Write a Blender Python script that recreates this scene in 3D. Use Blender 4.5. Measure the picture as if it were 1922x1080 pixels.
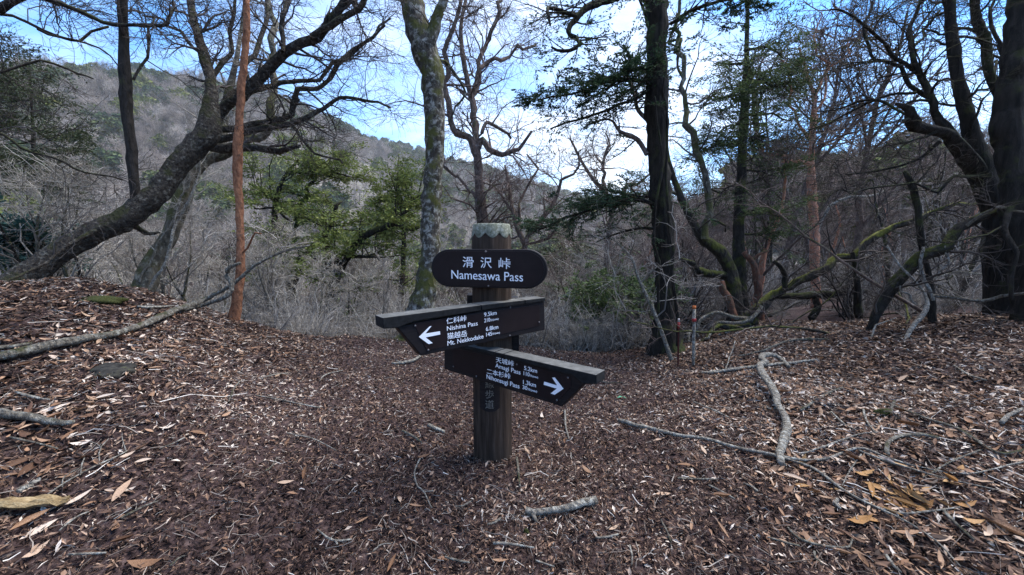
import bpy, math
import numpy as np
from mathutils import Vector, Matrix

for o in list(bpy.data.objects):
    bpy.data.objects.remove(o)
scene = bpy.context.scene
C = scene.collection
R_ = math.radians

# ------------------------------------------------------------------ camera
EYE = 1.10
FPX = 720.0
PITCH = R_(6.3)
cam_d = bpy.data.cameras.new('camera')
cam = bpy.data.objects.new('camera', cam_d)
C.objects.link(cam)
cam.location = (0, 0, EYE)
cam.rotation_euler = (R_(90) - PITCH, 0, 0)
cam_d.sensor_width = 36
cam_d.lens = 36 * FPX / 1922
cam_d.clip_start = 0.05
cam_d.clip_end = 8000
scene.camera = cam

# ------------------------------------------------------------------ sky, sun, exposure
SUN_AZ, SUN_EL = R_(62), R_(62)
world = bpy.data.worlds.new('World')
scene.world = world
world.use_nodes = True
nt = world.node_tree
nt.nodes.clear()
N = nt.nodes.new
L = nt.links.new
w_out = N('ShaderNodeOutputWorld')
w_bg = N('ShaderNodeBackground')
w_bg.inputs['Strength'].default_value = 0.095
sky = N('ShaderNodeTexSky')
sky.sky_type = 'NISHITA'
sky.sun_disc = False
sky.sun_elevation = SUN_EL
sky.sun_rotation = SUN_AZ
sky.air_density = 1.0
sky.dust_density = 0.3
sky.ozone_density = 2.5
tc = N('ShaderNodeTexCoord')
sep = N('ShaderNodeSeparateXYZ')
L(tc.outputs['Generated'], sep.inputs[0])
zmx = N('ShaderNodeMath'); zmx.operation = 'MAXIMUM'; zmx.inputs[1].default_value = 0.0
L(sep.outputs['Z'], zmx.inputs[0])
zad = N('ShaderNodeMath'); zad.operation = 'ADD'; zad.inputs[1].default_value = 0.28
L(zmx.outputs[0], zad.inputs[0])
inv = N('ShaderNodeMath'); inv.operation = 'DIVIDE'; inv.inputs[0].default_value = 1.0
L(zad.outputs[0], inv.inputs[1])
scl = N('ShaderNodeVectorMath'); scl.operation = 'SCALE'
L(tc.outputs['Generated'], scl.inputs[0]); L(inv.outputs[0], scl.inputs['Scale'])
mp = N('ShaderNodeMapping')
mp.inputs['Location'].default_value = (3.3, 0.7, 0.0)
mp.inputs['Scale'].default_value = (0.75, 1.0, 0.6)
L(scl.outputs[0], mp.inputs['Vector'])
cn = N('ShaderNodeTexNoise')
cn.inputs['Scale'].default_value = 1.3
cn.inputs['Detail'].default_value = 7
cn.inputs['Roughness'].default_value = 0.55
cn.inputs['Distortion'].default_value = 0.35
L(mp.outputs[0], cn.inputs['Vector'])
# bank of cloud in front of the sun: cover rises towards the sun and the horizon
sd = N('ShaderNodeVectorMath'); sd.operation = 'DOT_PRODUCT'
bank = Vector((math.sin(R_(9)) * math.cos(R_(13)), math.cos(R_(9)) * math.cos(R_(13)), math.sin(R_(13))))
sd.inputs[1].default_value = bank
L(tc.outputs['Generated'], sd.inputs[0])
mr = N('ShaderNodeMapRange')
mr.inputs['From Min'].default_value = 0.86
mr.inputs['From Max'].default_value = 1.0
mr.inputs['To Min'].default_value = 0.0
mr.inputs['To Max'].default_value = 0.22
L(sd.outputs['Value'], mr.inputs['Value'])
hz = N('ShaderNodeMapRange')
hz.inputs['From Min'].default_value = 0.0
hz.inputs['From Max'].default_value = 0.55
hz.inputs['To Min'].default_value = 0.09
hz.inputs['To Max'].default_value = -0.03
L(sep.outputs['Z'], hz.inputs['Value'])
a1 = N('ShaderNodeMath'); a1.operation = 'ADD'
L(cn.outputs['Fac'], a1.inputs[0]); L(mr.outputs[0], a1.inputs[1])
a2 = N('ShaderNodeMath'); a2.operation = 'ADD'
L(a1.outputs[0], a2.inputs[0]); L(hz.outputs[0], a2.inputs[1])
cr = N('ShaderNodeValToRGB')
cr.color_ramp.elements[0].position = 0.44
cr.color_ramp.elements[0].color = (0, 0, 0, 1)
cr.color_ramp.elements[1].position = 0.90
cr.color_ramp.elements[1].color = (1, 1, 1, 1)
L(a2.outputs[0], cr.inputs[0])
sat = N('ShaderNodeMixRGB'); sat.blend_type = 'MULTIPLY'; sat.inputs['Fac'].default_value = 1.0
sat.inputs['Color2'].default_value = (0.36, 0.70, 0.98, 1)
L(sky.outputs['Color'], sat.inputs['Color1'])
mix = N('ShaderNodeMixRGB')
L(cr.outputs['Color'], mix.inputs['Fac'])
L(sat.outputs[0], mix.inputs['Color1'])
cn2 = N('ShaderNodeTexNoise')
cn2.inputs['Scale'].default_value = 4.0
cn2.inputs['Detail'].default_value = 6
cn2.inputs['Roughness'].default_value = 0.6
L(mp.outputs[0], cn2.inputs['Vector'])
cr2 = N('ShaderNodeValToRGB')
cr2.color_ramp.elements[0].position = 0.36
cr2.color_ramp.elements[0].color = (2.6, 3.0, 3.5, 1)
cr2.color_ramp.elements[1].position = 0.56
cr2.color_ramp.elements[1].color = (5.4, 5.3, 5.1, 1)
L(cn2.outputs['Fac'], cr2.inputs[0])
L(cr2.outputs['Color'], mix.inputs['Color2'])
L(mix.outputs[0], w_bg.inputs['Color'])
L(w_bg.outputs[0], w_out.inputs['Surface'])

sun_d = bpy.data.lights.new('sun', 'SUN')
sun_d.energy = 2.2
sun_d.angle = R_(50)
sun_d.color = (1.0, 0.94, 0.86)
sun = bpy.data.objects.new('sun', sun_d)
C.objects.link(sun)
sdir = Vector((math.sin(SUN_AZ) * math.cos(SUN_EL), math.cos(SUN_AZ) * math.cos(SUN_EL), math.sin(SUN_EL)))
sun.rotation_euler = sdir.to_track_quat('Z', 'Y').to_euler()
sun.location = (0, 0, 60)

vs = scene.view_settings
vs.view_transform = 'Standard'
vs.look = 'None'
vs.exposure = 2.12
vs.gamma = 1.0
vs.use_curve_mapping = False
try:
    scene.cycles.max_bounces = 6
    scene.cycles.transparent_max_bounces = 4
except Exception:
    pass

# ------------------------------------------------------------------ helpers
rng = np.random.default_rng(11)
SP, CP = math.sin(PITCH), math.cos(PITCH)


def ray(px, py):
    """world direction of a point of the 1922 x 1080 photograph, unit depth along the lens axis"""
    cx, cz = (px - 961.0) / FPX, (540.0 - py) / FPX
    return np.array([cx, CP + cz * SP, cz * CP - SP])


def at(px, py, t):
    return np.array([0, 0, EYE]) + ray(px, py) * t


def _hash(ix, iy, s):
    h = (ix * 374761393 + iy * 668265263 + s * 974634777) & 0xFFFFFFFF
    h = ((h ^ (h >> 13)) * 1274126177) & 0xFFFFFFFF
    return ((h ^ (h >> 16)) & 0xFFFF) / 65535.0


def vnoise(x, y, s=0):
    x = np.asarray(x, float); y = np.asarray(y, float)
    ix = np.floor(x).astype(np.int64); iy = np.floor(y).astype(np.int64)
    fx = x - ix; fy = y - iy
    fx = fx * fx * (3 - 2 * fx); fy = fy * fy * (3 - 2 * fy)
    a = _hash(ix, iy, s); b = _hash(ix + 1, iy, s); c = _hash(ix, iy + 1, s); d = _hash(ix + 1, iy + 1, s)
    return (a * (1 - fx) + b * fx) * (1 - fy) + (c * (1 - fx) + d * fx) * fy - 0.5


def sstep(v):
    v = np.clip(v, 0, 1)
    return v * v * (3 - 2 * v)


def azel(px, py):
    d = ray(px, py)
    return math.atan2(d[0], d[1]), d[2] / math.hypot(d[0], d[1])


# crest of the pass as seen from the trail: (px, py, distance)
CREST = [(-150, 545, 5.0), (0, 537, 5.0), (160, 532, 5.0), (260, 548, 4.9), (350, 572, 4.8), (450, 605, 4.7), (560, 633, 4.7), (700, 643, 4.7),
         (900, 655, 4.6), (1060, 668, 4.6), (1200, 664, 4.7), (1280, 655, 4.9), (1400, 640, 5.2), (1550, 628, 5.6), (1700, 615, 6.0), (1922, 595, 6.5), (2100, 590, 6.8)]
_ca = np.array([azel(p[0], p[1])[0] for p in CREST])
_cr = np.array([p[2] for p in CREST])
_cz = np.array([EYE + p[2] * azel(p[0], p[1])[1] for p in CREST])
_ca = np.concatenate([[-math.pi, -1.6], _ca, [1.6, math.pi]])
_cr = np.concatenate([[5, 5], _cr, [6.5, 5]])
_cz = np.concatenate([[0, .4], _cz, [.4, 0]])
# slope beyond the crest
_sa = np.array([-180, -70, -48, -34, -20, 10, 20, 30, 45, 70, 180]) * math.pi / 180
_ss = np.array([.1, .25, .40, .50, .55, .52, .40, .12, .04, .02, .1])
# skyline of the far ridges: (px, py, distance)
SKY = [(-500, 180, 300), (0, 182, 330), (100, 178, 340), (250, 182, 350), (390, 186, 360), (470, 202, 380), (560, 228, 420), (620, 255, 450), (700, 290, 480), (800, 312, 520),
       (900, 335, 560), (1000, 360, 600), (1090, 385, 600), (1180, 405, 450), (1280, 425, 240), (1400, 428, 150), (1550, 426, 130), (1750, 422, 120), (1922, 418, 120), (2400, 418, 120)]
_ka = np.array([azel(p[0], p[1])[0] for p in SKY])
_kr = np.array([p[2] for p in SKY], float)
_kz = np.array([EYE + p[2] * azel(p[0], p[1])[1] for p in SKY])
_ka = np.concatenate([[-math.pi, -2.0], _ka, [2.0, math.pi]])
_kr = np.concatenate([[200, 300], _kr, [120, 200]])
_kz = np.concatenate([[10, 60], _kz, [15, 10]])
_va = np.array([-180, -60, 0, 12, 20, 30, 180]) * math.pi / 180
_vz = np.array([-10, -24, -26, -24, -10, -1.0, -6])
_v1 = np.array([50, 60, 75, 70, 45, 22, 40])


def ground_z(x, y, fine=True):
    x = np.asarray(x, float); y = np.asarray(y, float)
    r = np.hypot(x, y)
    a = np.arctan2(x, y)
    rc = np.interp(a, _ca, _cr); zc = np.interp(a, _ca, _cz); S = np.interp(a, _sa, _ss)
    zin = zc * sstep((r - 0.9) / (rc - 0.9))
    s = np.maximum(r - rc, 0)
    zout = zc - S * (np.sqrt(s * s + 0.5 ** 2) - 0.5)
    near = np.where(r < rc, zin, zout)
    zv = np.interp(a, _va, _vz); r1 = np.interp(a, _va, _v1)
    near = np.maximum(near, zv)
    R = np.interp(a, _ka, _kr); zr = np.interp(a, _ka, _kz)
    f = np.clip((r - r1) / (R - r1), 0, 1)
    f = 0.35 * f + 0.65 * sstep(f)
    z = near + (zr - zv) * f
    z = np.where(r > R, near + (zr - zv) * (1 - 0.75 * sstep((r - R) / (2.5 * R))), z)
    far = sstep((r - 12) / 60)
    z = z + far * (3.0 * vnoise(x / 30, y / 30, 3) + 8 * far * vnoise(x / 90, y / 90, 4) * sstep((r - 60) / 150))
    if fine:
        nearw = 1 - sstep((r - 14) / 10)
        clear = sstep((np.hypot(x + 0.09, y - 1.9) - 0.1) / 0.6)
        z = z + .035 * np.exp(-((np.hypot(x + 0.09, y - 1.88) / .2) ** 2))
        z = z + nearw * clear * (0.10 * vnoise(x * 1.1, y * 1.1, 5) + 0.05 * vnoise(x * 2.7, y * 2.7, 6)) + nearw * (0.022 * vnoise(x * 8, y * 8, 7) + 0.012 * vnoise(x * 19, y * 19, 8))
    return z


def on_ground(px, py, lift=0.0):
    """distance along the lens axis where the ray comes within 'lift' of the ground"""
    d = ray(px, py)
    t = np.concatenate([np.linspace(0.5, 14, 1400), np.geomspace(14, 900, 1500)])
    p = np.array([0, 0, EYE]) + d * t[:, None]
    below = p[:, 2] < ground_z(p[:, 0], p[:, 1]) + lift
    i = int(np.argmax(below)) if below.any() else 700
    return t[i]


def mesh_obj(name, V, F, mat, parent=None, rnd=None, smooth=True, origin=None):
    """one mesh object from numpy arrays; F is (n,4) or (n,3)"""
    me = bpy.data.meshes.new(name)
    V = np.ascontiguousarray(V, np.float32)
    if origin is not None:
        V = V - np.asarray(origin, np.float32)
    F = np.ascontiguousarray(F, np.int32)
    k = F.shape[1]
    me.vertices.add(len(V)); me.vertices.foreach_set('co', V.ravel())
    me.loops.add(F.size); me.loops.foreach_set('vertex_index', F.ravel())
    me.polygons.add(len(F))
    me.polygons.foreach_set('loop_start', np.arange(0, F.size, k, dtype=np.int32))
    me.polygons.foreach_set('use_smooth', np.full(len(F), smooth, bool))
    if rnd is not None:
        at_ = me.attributes.new('rnd', 'FLOAT', 'POINT')
        at_.data.foreach_set('value', np.ascontiguousarray(rnd, np.float32))
    me.update(calc_edges=True)
    if mat:
        me.materials.append(mat)
    o = bpy.data.objects.new(name, me)
    C.objects.link(o)
    if parent is not None:
        o.parent = parent
    return o


def empty(name, loc, label=None, cat=None, group=None):
    o = bpy.data.objects.new(name, None)
    o.empty_display_size = 0.1
    C.objects.link(o)
    o.location = [float(v) for v in loc]
    tag(o, label, cat, group)
    return o


def tag(o, label=None, cat=None, group=None, kind=None):
    if label: o['label'] = label
    if cat: o['category'] = cat
    if group: o['group'] = group
    if kind: o['kind'] = kind
    return o


def unit(v):
    return v / np.maximum(np.linalg.norm(v, axis=-1, keepdims=True), 1e-9)


def tubes(P, R, sides, wob=0.0, seed=0):
    """P (n,k,3), R (n,k): returns vertices, quads of n open tubes"""
    n, k, _ = P.shape
    T = np.empty_like(P)
    T[:, 1:-1] = P[:, 2:] - P[:, :-2]; T[:, 0] = P[:, 1] - P[:, 0]; T[:, -1] = P[:, -1] - P[:, -2]
    T = unit(T)
    ch = unit(P[:, -1] - P[:, 0])
    ref = np.where(np.abs(ch[:, 2:3]) < 0.8, np.array([[0, 0, 1.0]]), np.array([[1.0, 0, 0]]))
    ref = np.repeat(ref[:, None, :], k, 1)
    U = unit(np.cross(T, ref) + 1e-6)
    W = np.cross(T, U)
    a = np.arange(sides) * 2 * np.pi / sides
    rr = np.repeat(R[:, :, None], sides, 2)
    if wob:
        g = np.random.default_rng(seed)
        rr = rr * (1 + wob * (0.6 * g.standard_normal((n, k, sides)) + 0.8 * g.standard_normal((n, 1, sides))))
    V = P[:, :, None, :] + rr[..., None] * (np.cos(a)[None, None, :, None] * U[:, :, None, :] + np.sin(a)[None, None, :, None] * W[:, :, None, :])
    base = (np.arange(n) * k * sides)[:, None, None]
    i = (np.arange(k - 1) * sides)[None, :, None]
    j = np.arange(sides)[None, None, :]
    j2 = (j + 1) % sides
    F = np.stack([base + i + j, base + i + j2, base + i + sides + j2, base + i + sides + j], -1)
    return V.reshape(-1, 3), F.reshape(-1, 4)


def merge(parts):
    Vs, Fs, rs, off = [], [], [], 0
    for p in parts:
        V, F = p[0], p[1]
        Vs.append(V); Fs.append(F + off); off += len(V)
        rs.append(p[2] if len(p) > 2 else np.full(len(V), 0.5))
    return np.concatenate(Vs), np.concatenate(Fs), np.concatenate(rs)


def catmull(P, n):
    """smooth resample of control rows (m,d) to n rows, evenly by chord length"""
    P = np.asarray(P, float)
    if len(P) == 2:
        return P[0] + (P[1] - P[0]) * np.linspace(0, 1, n)[:, None]
    d = np.concatenate([[0], np.cumsum(np.linalg.norm(np.diff(P[:, :3], axis=0), axis=1))])
    s = np.linspace(0, d[-1], n)
    i = np.clip(np.searchsorted(d, s, side='right') - 1, 0, len(P) - 2)
    u = ((s - d[i]) / np.maximum(d[i + 1] - d[i], 1e-9))[:, None]
    Q = np.concatenate([[2 * P[0] - P[1]], P, [2 * P[-1] - P[-2]]])
    p0, p1, p2, p3 = Q[i], Q[i + 1], Q[i + 2], Q[i + 3]
    return 0.5 * (2 * p1 + (p2 - p0) * u + (2 * p0 - 5 * p1 + 4 * p2 - p3) * u ** 2 + (3 * p1 - p0 - 3 * p2 + p3) * u ** 3)


def grow(g, P, R, n, L, ang=(35, 65), wig=0.25, up=0.05, flat=0.8, k=5, rmul=0.6, rmax=1, rmin=0.002, u0=0.2, u1=1.0, droop=0.0):
    """n child twigs on every parent path"""
    N0, k0, _ = P.shape
    M = int(N0 * n)
    if M < 1:
        M = 1
    pi = g.integers(0, N0, M) if n < 1 else np.repeat(np.arange(N0), int(n))
    M = len(pi)
    u = g.uniform(u0, u1, M)
    f = u * (k0 - 1)
    i0 = np.clip(f.astype(int), 0, k0 - 2)
    w = (f - i0)[:, None]
    pos = P[pi, i0] * (1 - w) + P[pi, i0 + 1] * w
    r = R[pi, i0] * (1 - w[:, 0]) + R[pi, i0 + 1] * w[:, 0]
    tan = unit(P[pi, i0 + 1] - P[pi, i0])
    perp = unit(np.cross(tan, g.standard_normal((M, 3))))
    a = np.radians(g.uniform(ang[0], ang[1], M))[:, None]
    d = tan * np.cos(a) + perp * np.sin(a)
    d[:, 2] = d[:, 2] * flat + up
    d = unit(d)
    ln = L * g.uniform(0.45, 1.3, M) * (1.15 - 0.5 * u)
    out = np.empty((M, k, 3)); out[:, 0] = pos
    for j in range(1, k):
        d = d + wig * g.standard_normal((M, 3))
        d[:, 2] += up * 0.5 - droop
        d = unit(d)
        pos = pos + d * (ln / (k - 1))[:, None]
        out[:, j] = pos
    r0 = np.clip(r * rmul, rmin, rmax)
    RR = r0[:, None] * (1 - 0.75 * np.linspace(0, 1, k)[None, :])
    RR = np.maximum(RR, rmin * 0.6)
    return out, RR


def leaves_on(g, P, m, size, aspect=0.35, flat=0.5, spread=0.05):
    """m rhombus leaves along every twig of P: vertices, quads, rnd"""
    n, k, _ = P.shape
    pi = np.repeat(np.arange(n), m)
    M = len(pi)
    f = g.uniform(0.1, 1, M) * (k - 1)
    i0 = np.clip(f.astype(int), 0, k - 2)
    w = (f - i0)[:, None]
    p = P[pi, i0] * (1 - w) + P[pi, i0 + 1] * w + g.normal(0, spread, (M, 3)) * np.array([1, 1, flat])
    tan = unit(P[pi, i0 + 1] - P[pi, i0])
    d = unit(tan + g.normal(0, 0.75, (M, 3)) * np.array([1, 1, flat]))
    nn = unit(np.array([0, 0, 1.0]) + g.normal(0, 0.45, (M, 3)))
    s = unit(np.cross(d, nn))
    ln = size * g.uniform(0.6, 1.4, M)[:, None]
    hw = ln * aspect * 0.5
    a = p; b = p + d * ln * 0.45 + s * hw - nn * hw * .25; c = p + d * ln; e = p + d * ln * 0.45 - s * hw - nn * hw * .25
    V = np.stack([a, b, c, e], 1).reshape(-1, 3)
    F = np.arange(M * 4).reshape(-1, 4)
    rnd = np.repeat(np.clip(g.normal(0.5, 0.22, M), 0, 1), 4)
    return V, F, rnd


# ------------------------------------------------------------------ materials
def mat_new(name):
    m = bpy.data.materials.new(name)
    m.use_nodes = True
    n = m.node_tree
    b = n.nodes['Principled BSDF']
    b.inputs['Roughness'].default_value = 0.85
    try:
        b.inputs['Specular IOR Level'].default_value = 0.10
    except Exception:
        pass
    return m, n, b


def nd(n, t, **kw):
    x = n.nodes.new(t)
    for k_, v in kw.items():
        if k_ in x.inputs:
            x.inputs[k_].default_value = v
        else:
            setattr(x, k_, v)
    return x


def ramp(n, src, stops):
    r = n.nodes.new('ShaderNodeValToRGB')
    e = r.color_ramp.elements
    while len(e) < len(stops):
        e.new(0.5)
    for i, (p, c) in enumerate(stops):
        e[i].position = p
        e[i].color = (c[0], c[1], c[2], 1) if not isinstance(c, (int, float)) else (c, c, c, 1)
    n.links.new(src, r.inputs[0])
    return r.outputs['Color']


def mixc(n, fac, a, b, mode='MIX'):
    m = n.nodes.new('ShaderNodeMixRGB')
    m.blend_type = mode
    for s, v in (('Fac', fac), ('Color1', a), ('Color2', b)):
        if isinstance(v, (int, float)):
            m.inputs[s].default_value = v
        elif isinstance(v, tuple):
            m.inputs[s].default_value = (*v, 1)
        else:
            n.links.new(v, m.inputs[s])
    return m.outputs[0]


def bark(name, dark, light, lichen=None, lich_amt=0.5, moss=None, moss_amt=0.5, sc=1.0, stretch=0.35, bump=0.5):
    m, n, b = mat_new(name)
    tcn = nd(n, 'ShaderNodeTexCoord')
    mpn = nd(n, 'ShaderNodeMapping')
    mpn.inputs['Scale'].default_value = (1, 1, stretch)
    n.links.new(tcn.outputs['Object'], mpn.inputs[0])
    n1 = nd(n, 'ShaderNodeTexNoise', Scale=26 * sc, Detail=6, Roughness=0.65)
    n.links.new(mpn.outputs[0], n1.inputs['Vector'])
    col = ramp(n, n1.outputs['Fac'], [(0.32, dark), (0.68, light)])
    if lichen:
        v = nd(n, 'ShaderNodeTexNoise', Scale=15 * sc, Detail=6, Roughness=0.68, Distortion=0.4)
        n.links.new(tcn.outputs['Object'], v.inputs['Vector'])
        f = ramp(n, v.outputs['Fac'], [(0.60 - 0.2 * lich_amt, 0.0), (0.72 - 0.2 * lich_amt, 0.9)])
        col = mixc(n, f, col, lichen)
    if moss:
        v = nd(n, 'ShaderNodeTexNoise', Scale=3.2 * sc, Detail=5, Roughness=0.65)
        n.links.new(tcn.outputs['Object'], v.inputs['Vector'])
        ge = nd(n, 'ShaderNodeNewGeometry')
        sx = nd(n, 'ShaderNodeSeparateXYZ')
        n.links.new(ge.outputs['Normal'], sx.inputs[0])
        ad = nd(n, 'ShaderNodeMath', operation='MULTIPLY_ADD')
        ad.inputs[1].default_value = 0.16
        n.links.new(sx.outputs['Z'], ad.inputs[0]); n.links.new(v.outputs['Fac'], ad.inputs[2])
        f = ramp(n, ad.outputs[0], [(0.66 - 0.25 * moss_amt, 0.0), (0.76 - 0.25 * moss_amt, 1.0)])
        col = mixc(n, f, col, moss)
    n.links.new(col, b.inputs['Base Color'])
    n2 = nd(n, 'ShaderNodeTexNoise', Scale=60 * sc, Detail=4, Roughness=0.7)
    n.links.new(mpn.outputs[0], n2.inputs['Vector'])
    vo = nd(n, 'ShaderNodeTexVoronoi', Scale=22 * sc)
    n.links.new(mpn.outputs[0], vo.inputs['Vector'])
    hs = nd(n, 'ShaderNodeMath', operation='ADD')
    n.links.new(n2.outputs['Fac'], hs.inputs[0]); n.links.new(vo.outputs['Distance'], hs.inputs[1])
    bp = nd(n, 'ShaderNodeBump', Strength=min(1, bump * 1.3), Distance=0.03)
    n.links.new(hs.outputs[0], bp.inputs['Height'])
    n.links.new(bp.outputs[0], b.inputs['Normal'])
    return m


def ramp_mat(name, stops, source='rnd', rough=0.85, noise=0.0, trans=0.0, spec=0.2):
    """colour by the 'rnd' attribute or by per-object random value"""
    m, n, b = mat_new(name)
    b.inputs['Roughness'].default_value = rough
    b.inputs['Specular IOR Level'].default_value = spec
    if source == 'rnd':
        s = nd(n, 'ShaderNodeAttribute'); s.attribute_name = 'rnd'; src = s.outputs['Fac']
    else:
        s = nd(n, 'ShaderNodeObjectInfo'); src = s.outputs['Random']
    col = ramp(n, src, stops)
    if noise:
        tcn = nd(n, 'ShaderNodeTexCoord')
        n1 = nd(n, 'ShaderNodeTexNoise', Scale=noise, Detail=4)
        n.links.new(tcn.outputs['Object'], n1.inputs['Vector'])
        f = ramp(n, n1.outputs['Fac'], [(0.3, 0.55), (0.7, 1.25)])
        col = mixc(n, 1.0, col, f, 'MULTIPLY')
    n.links.new(col, b.inputs['Base Color'])
    if trans:
        out = n.nodes['Material Output']
        tr = nd(n, 'ShaderNodeBsdfTranslucent')
        n.links.new(col, tr.inputs['Color'])
        ms = nd(n, 'ShaderNodeMixShader'); ms.inputs[0].default_value = trans
        n.links.new(b.outputs[0], ms.inputs[1]); n.links.new(tr.outputs[0], ms.inputs[2])
        n.links.new(ms.outputs[0], out.inputs['Surface'])
    return m


M_beech = bark('beech_bark', (0.022, 0.018, 0.015), (0.10, 0.088, 0.070), (0.34, 0.33, 0.29), 0.5, (0.075, 0.075, 0.022), 0.68)
M_lean = bark('lichened_bark', (0.022, 0.018, 0.015), (0.085, 0.072, 0.058), (0.21, 0.195, 0.16), 0.30, (0.050, 0.050, 0.022), 0.42, sc=1.5, stretch=.8, bump=1.0)
M_mossgrey = bark('mossy_grey_bark', (0.038, 0.033, 0.026), (0.15, 0.135, 0.105), (0.26, 0.25, 0.20), 0.35, (0.065, 0.066, 0.026), 0.62)
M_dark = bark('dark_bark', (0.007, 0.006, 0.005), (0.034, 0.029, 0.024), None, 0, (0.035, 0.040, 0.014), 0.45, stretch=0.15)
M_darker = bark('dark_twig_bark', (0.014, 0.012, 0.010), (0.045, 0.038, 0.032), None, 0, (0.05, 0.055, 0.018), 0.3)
M_red = bark('red_bark', (0.15, 0.062, 0.034), (0.36, 0.165, 0.088), (0.085, 0.050, 0.034), 0.25, (0.42, 0.25, 0.16), 0.12, sc=1.3, stretch=0.5, bump=0.5)
M_redgrey = bark('reddish_grey_bark', (0.06, 0.042, 0.035), (0.16, 0.115, 0.095), (0.22, 0.19, 0.17), 0.3, (0.05, 0.055, 0.02), 0.2)
M_redstump = bark('rotten_red_wood', (0.06, 0.028, 0.020), (0.20, 0.095, 0.062), (0.10, 0.085, 0.065), 0.4, (0.05, 0.05, 0.02), 0.3)
M_redpale = bark('flaking_red_bark', (0.32, 0.115, 0.068), (0.58, 0.28, 0.17), (0.36, 0.28, 0.21), 0.4, (0.06, 0.06, 0.025), 0.1)
M_moss = bark('mossy_log_bark', (0.020, 0.018, 0.014), (0.06, 0.052, 0.042), None, 0, (0.090, 0.095, 0.020), 0.55)
M_mosslow = bark('half_mossy_bark', (0.014, 0.012, 0.010), (0.045, 0.040, 0.034), None, 0, (0.06, 0.065, 0.016), 0.6)
M_pale = bark('pale_dead_wood', (0.09, 0.078, 0.062), (0.36, 0.33, 0.28), (0.48, 0.475, 0.42), 0.45, None, 0, sc=2.6, bump=0.7)
M_greydead = bark('grey_dead_wood', (0.065, 0.055, 0.044), (0.26, 0.235, 0.19), (0.36, 0.355, 0.31), 0.42, (0.07, 0.07, 0.035), 0.1, sc=2.4, bump=0.8)
M_twig = ramp_mat('twig_bark', [(0, (0.022, 0.018, 0.016)), (0.5, (0.055, 0.045, 0.040)), (1, (0.12, 0.105, 0.095))])
M_twigred = ramp_mat('reddish_twig_bark', [(0, (0.045, 0.030, 0.026)), (0.5, (0.11, 0.080, 0.070)), (1, (0.22, 0.18, 0.16))])
M_twigmid = ramp_mat('grey_twig_bark', [(0, (0.07, 0.062, 0.054)), (0.5, (0.21, 0.19, 0.17)), (1, (0.42, 0.395, 0.36))])
M_twigpale = ramp_mat('pale_twig_bark', [(0, (0.09, 0.078, 0.064)), (0.5, (0.26, 0.232, 0.195)), (1, (0.56, 0.53, 0.47))])
M_needle = ramp_mat('dark_needles', [(0, (0.010, 0.024, 0.014)), (0.5, (0.030, 0.060, 0.030)), (1, (0.075, 0.115, 0.055))], trans=0.25)
M_needle2 = ramp_mat('olive_leaves', [(0, (0.045, 0.066, 0.016)), (0.5, (0.125, 0.160, 0.040)), (1, (0.26, 0.28, 0.09))], trans=0.3)
M_needleg = ramp_mat('green_needles', [(0, (0.020, 0.036, 0.014)), (0.5, (0.060, 0.092, 0.034)), (1, (0.14, 0.17, 0.07))], trans=0.25)
M_needleor = ramp_mat('bronzed_leaves', [(0, (0.05, 0.06, 0.012)), (0.5, (0.14, 0.10, 0.022)), (1, (0.26, 0.13, 0.04))], trans=0.3)
M_teal = ramp_mat('blue_green_leaves', [(0, (0.012, 0.035, 0.030)), (0.5, (0.03, 0.075, 0.062)), (1, (0.08, 0.15, 0.13))], trans=0.2)
M_drab = ramp_mat('dull_leaves', [(0, (0.014, 0.022, 0.010)), (0.5, (0.040, 0.055, 0.024)), (1, (0.10, 0.11, 0.06))], trans=0.2)

# ------------------------------------------------------------------ ground, valley and far ridges: one sheet
az = np.concatenate([np.radians(np.linspace(-180, -66, 40)[:-1]), np.radians(np.linspace(-66, 66, 430)), np.radians(np.linspace(66, 180, 40)[1:])])
rr_ = np.concatenate([np.linspace(0.02, 0.6, 6)[:-1], np.geomspace(0.6, 9, 150)[:-1], np.geomspace(9, 700, 120)[:-1], np.geomspace(700, 1600, 8)])
AZ, RR = np.meshgrid(az, rr_)
GX, GY = RR * np.sin(AZ), RR * np.cos(AZ)
GZ = ground_z(GX, GY)
na, nr = len(az), len(rr_)
ii = (np.arange(nr - 1) * na)[:, None]; jj = np.arange(na - 1)[None, :]
GF = np.stack([ii + jj, ii + na + jj, ii + na + jj + 1, ii + jj + 1], -1).reshape(-1, 4)[:, ::-1]

m, n, b = mat_new('forest_soil')
M_soil = m
tcn = nd(n, 'ShaderNodeTexCoord')
n1 = nd(n, 'ShaderNodeTexNoise', Scale=45, Detail=8, Roughness=0.7)
n.links.new(tcn.outputs['Object'], n1.inputs['Vector'])
c1 = ramp(n, n1.outputs['Fac'], [(0.30, (0.012, 0.007, 0.007)), (0.5, (0.042, 0.027, 0.026)), (0.72, (0.13, 0.090, 0.080))])
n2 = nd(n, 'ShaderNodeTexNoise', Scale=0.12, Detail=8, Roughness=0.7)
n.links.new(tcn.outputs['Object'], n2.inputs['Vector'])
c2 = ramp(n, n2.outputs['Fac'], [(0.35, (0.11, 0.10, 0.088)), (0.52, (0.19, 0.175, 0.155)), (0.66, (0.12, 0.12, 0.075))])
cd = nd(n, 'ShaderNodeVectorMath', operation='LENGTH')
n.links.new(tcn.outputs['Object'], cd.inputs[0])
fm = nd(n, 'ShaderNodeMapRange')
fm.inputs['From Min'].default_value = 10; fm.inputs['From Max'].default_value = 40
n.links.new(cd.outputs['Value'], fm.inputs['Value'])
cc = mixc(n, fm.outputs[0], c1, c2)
n.links.new(cc, b.inputs['Base Color'])
b.inputs['Roughness'].default_value = 0.95
bp = nd(n, 'ShaderNodeBump', Strength=0.6, Distance=0.02)
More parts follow.
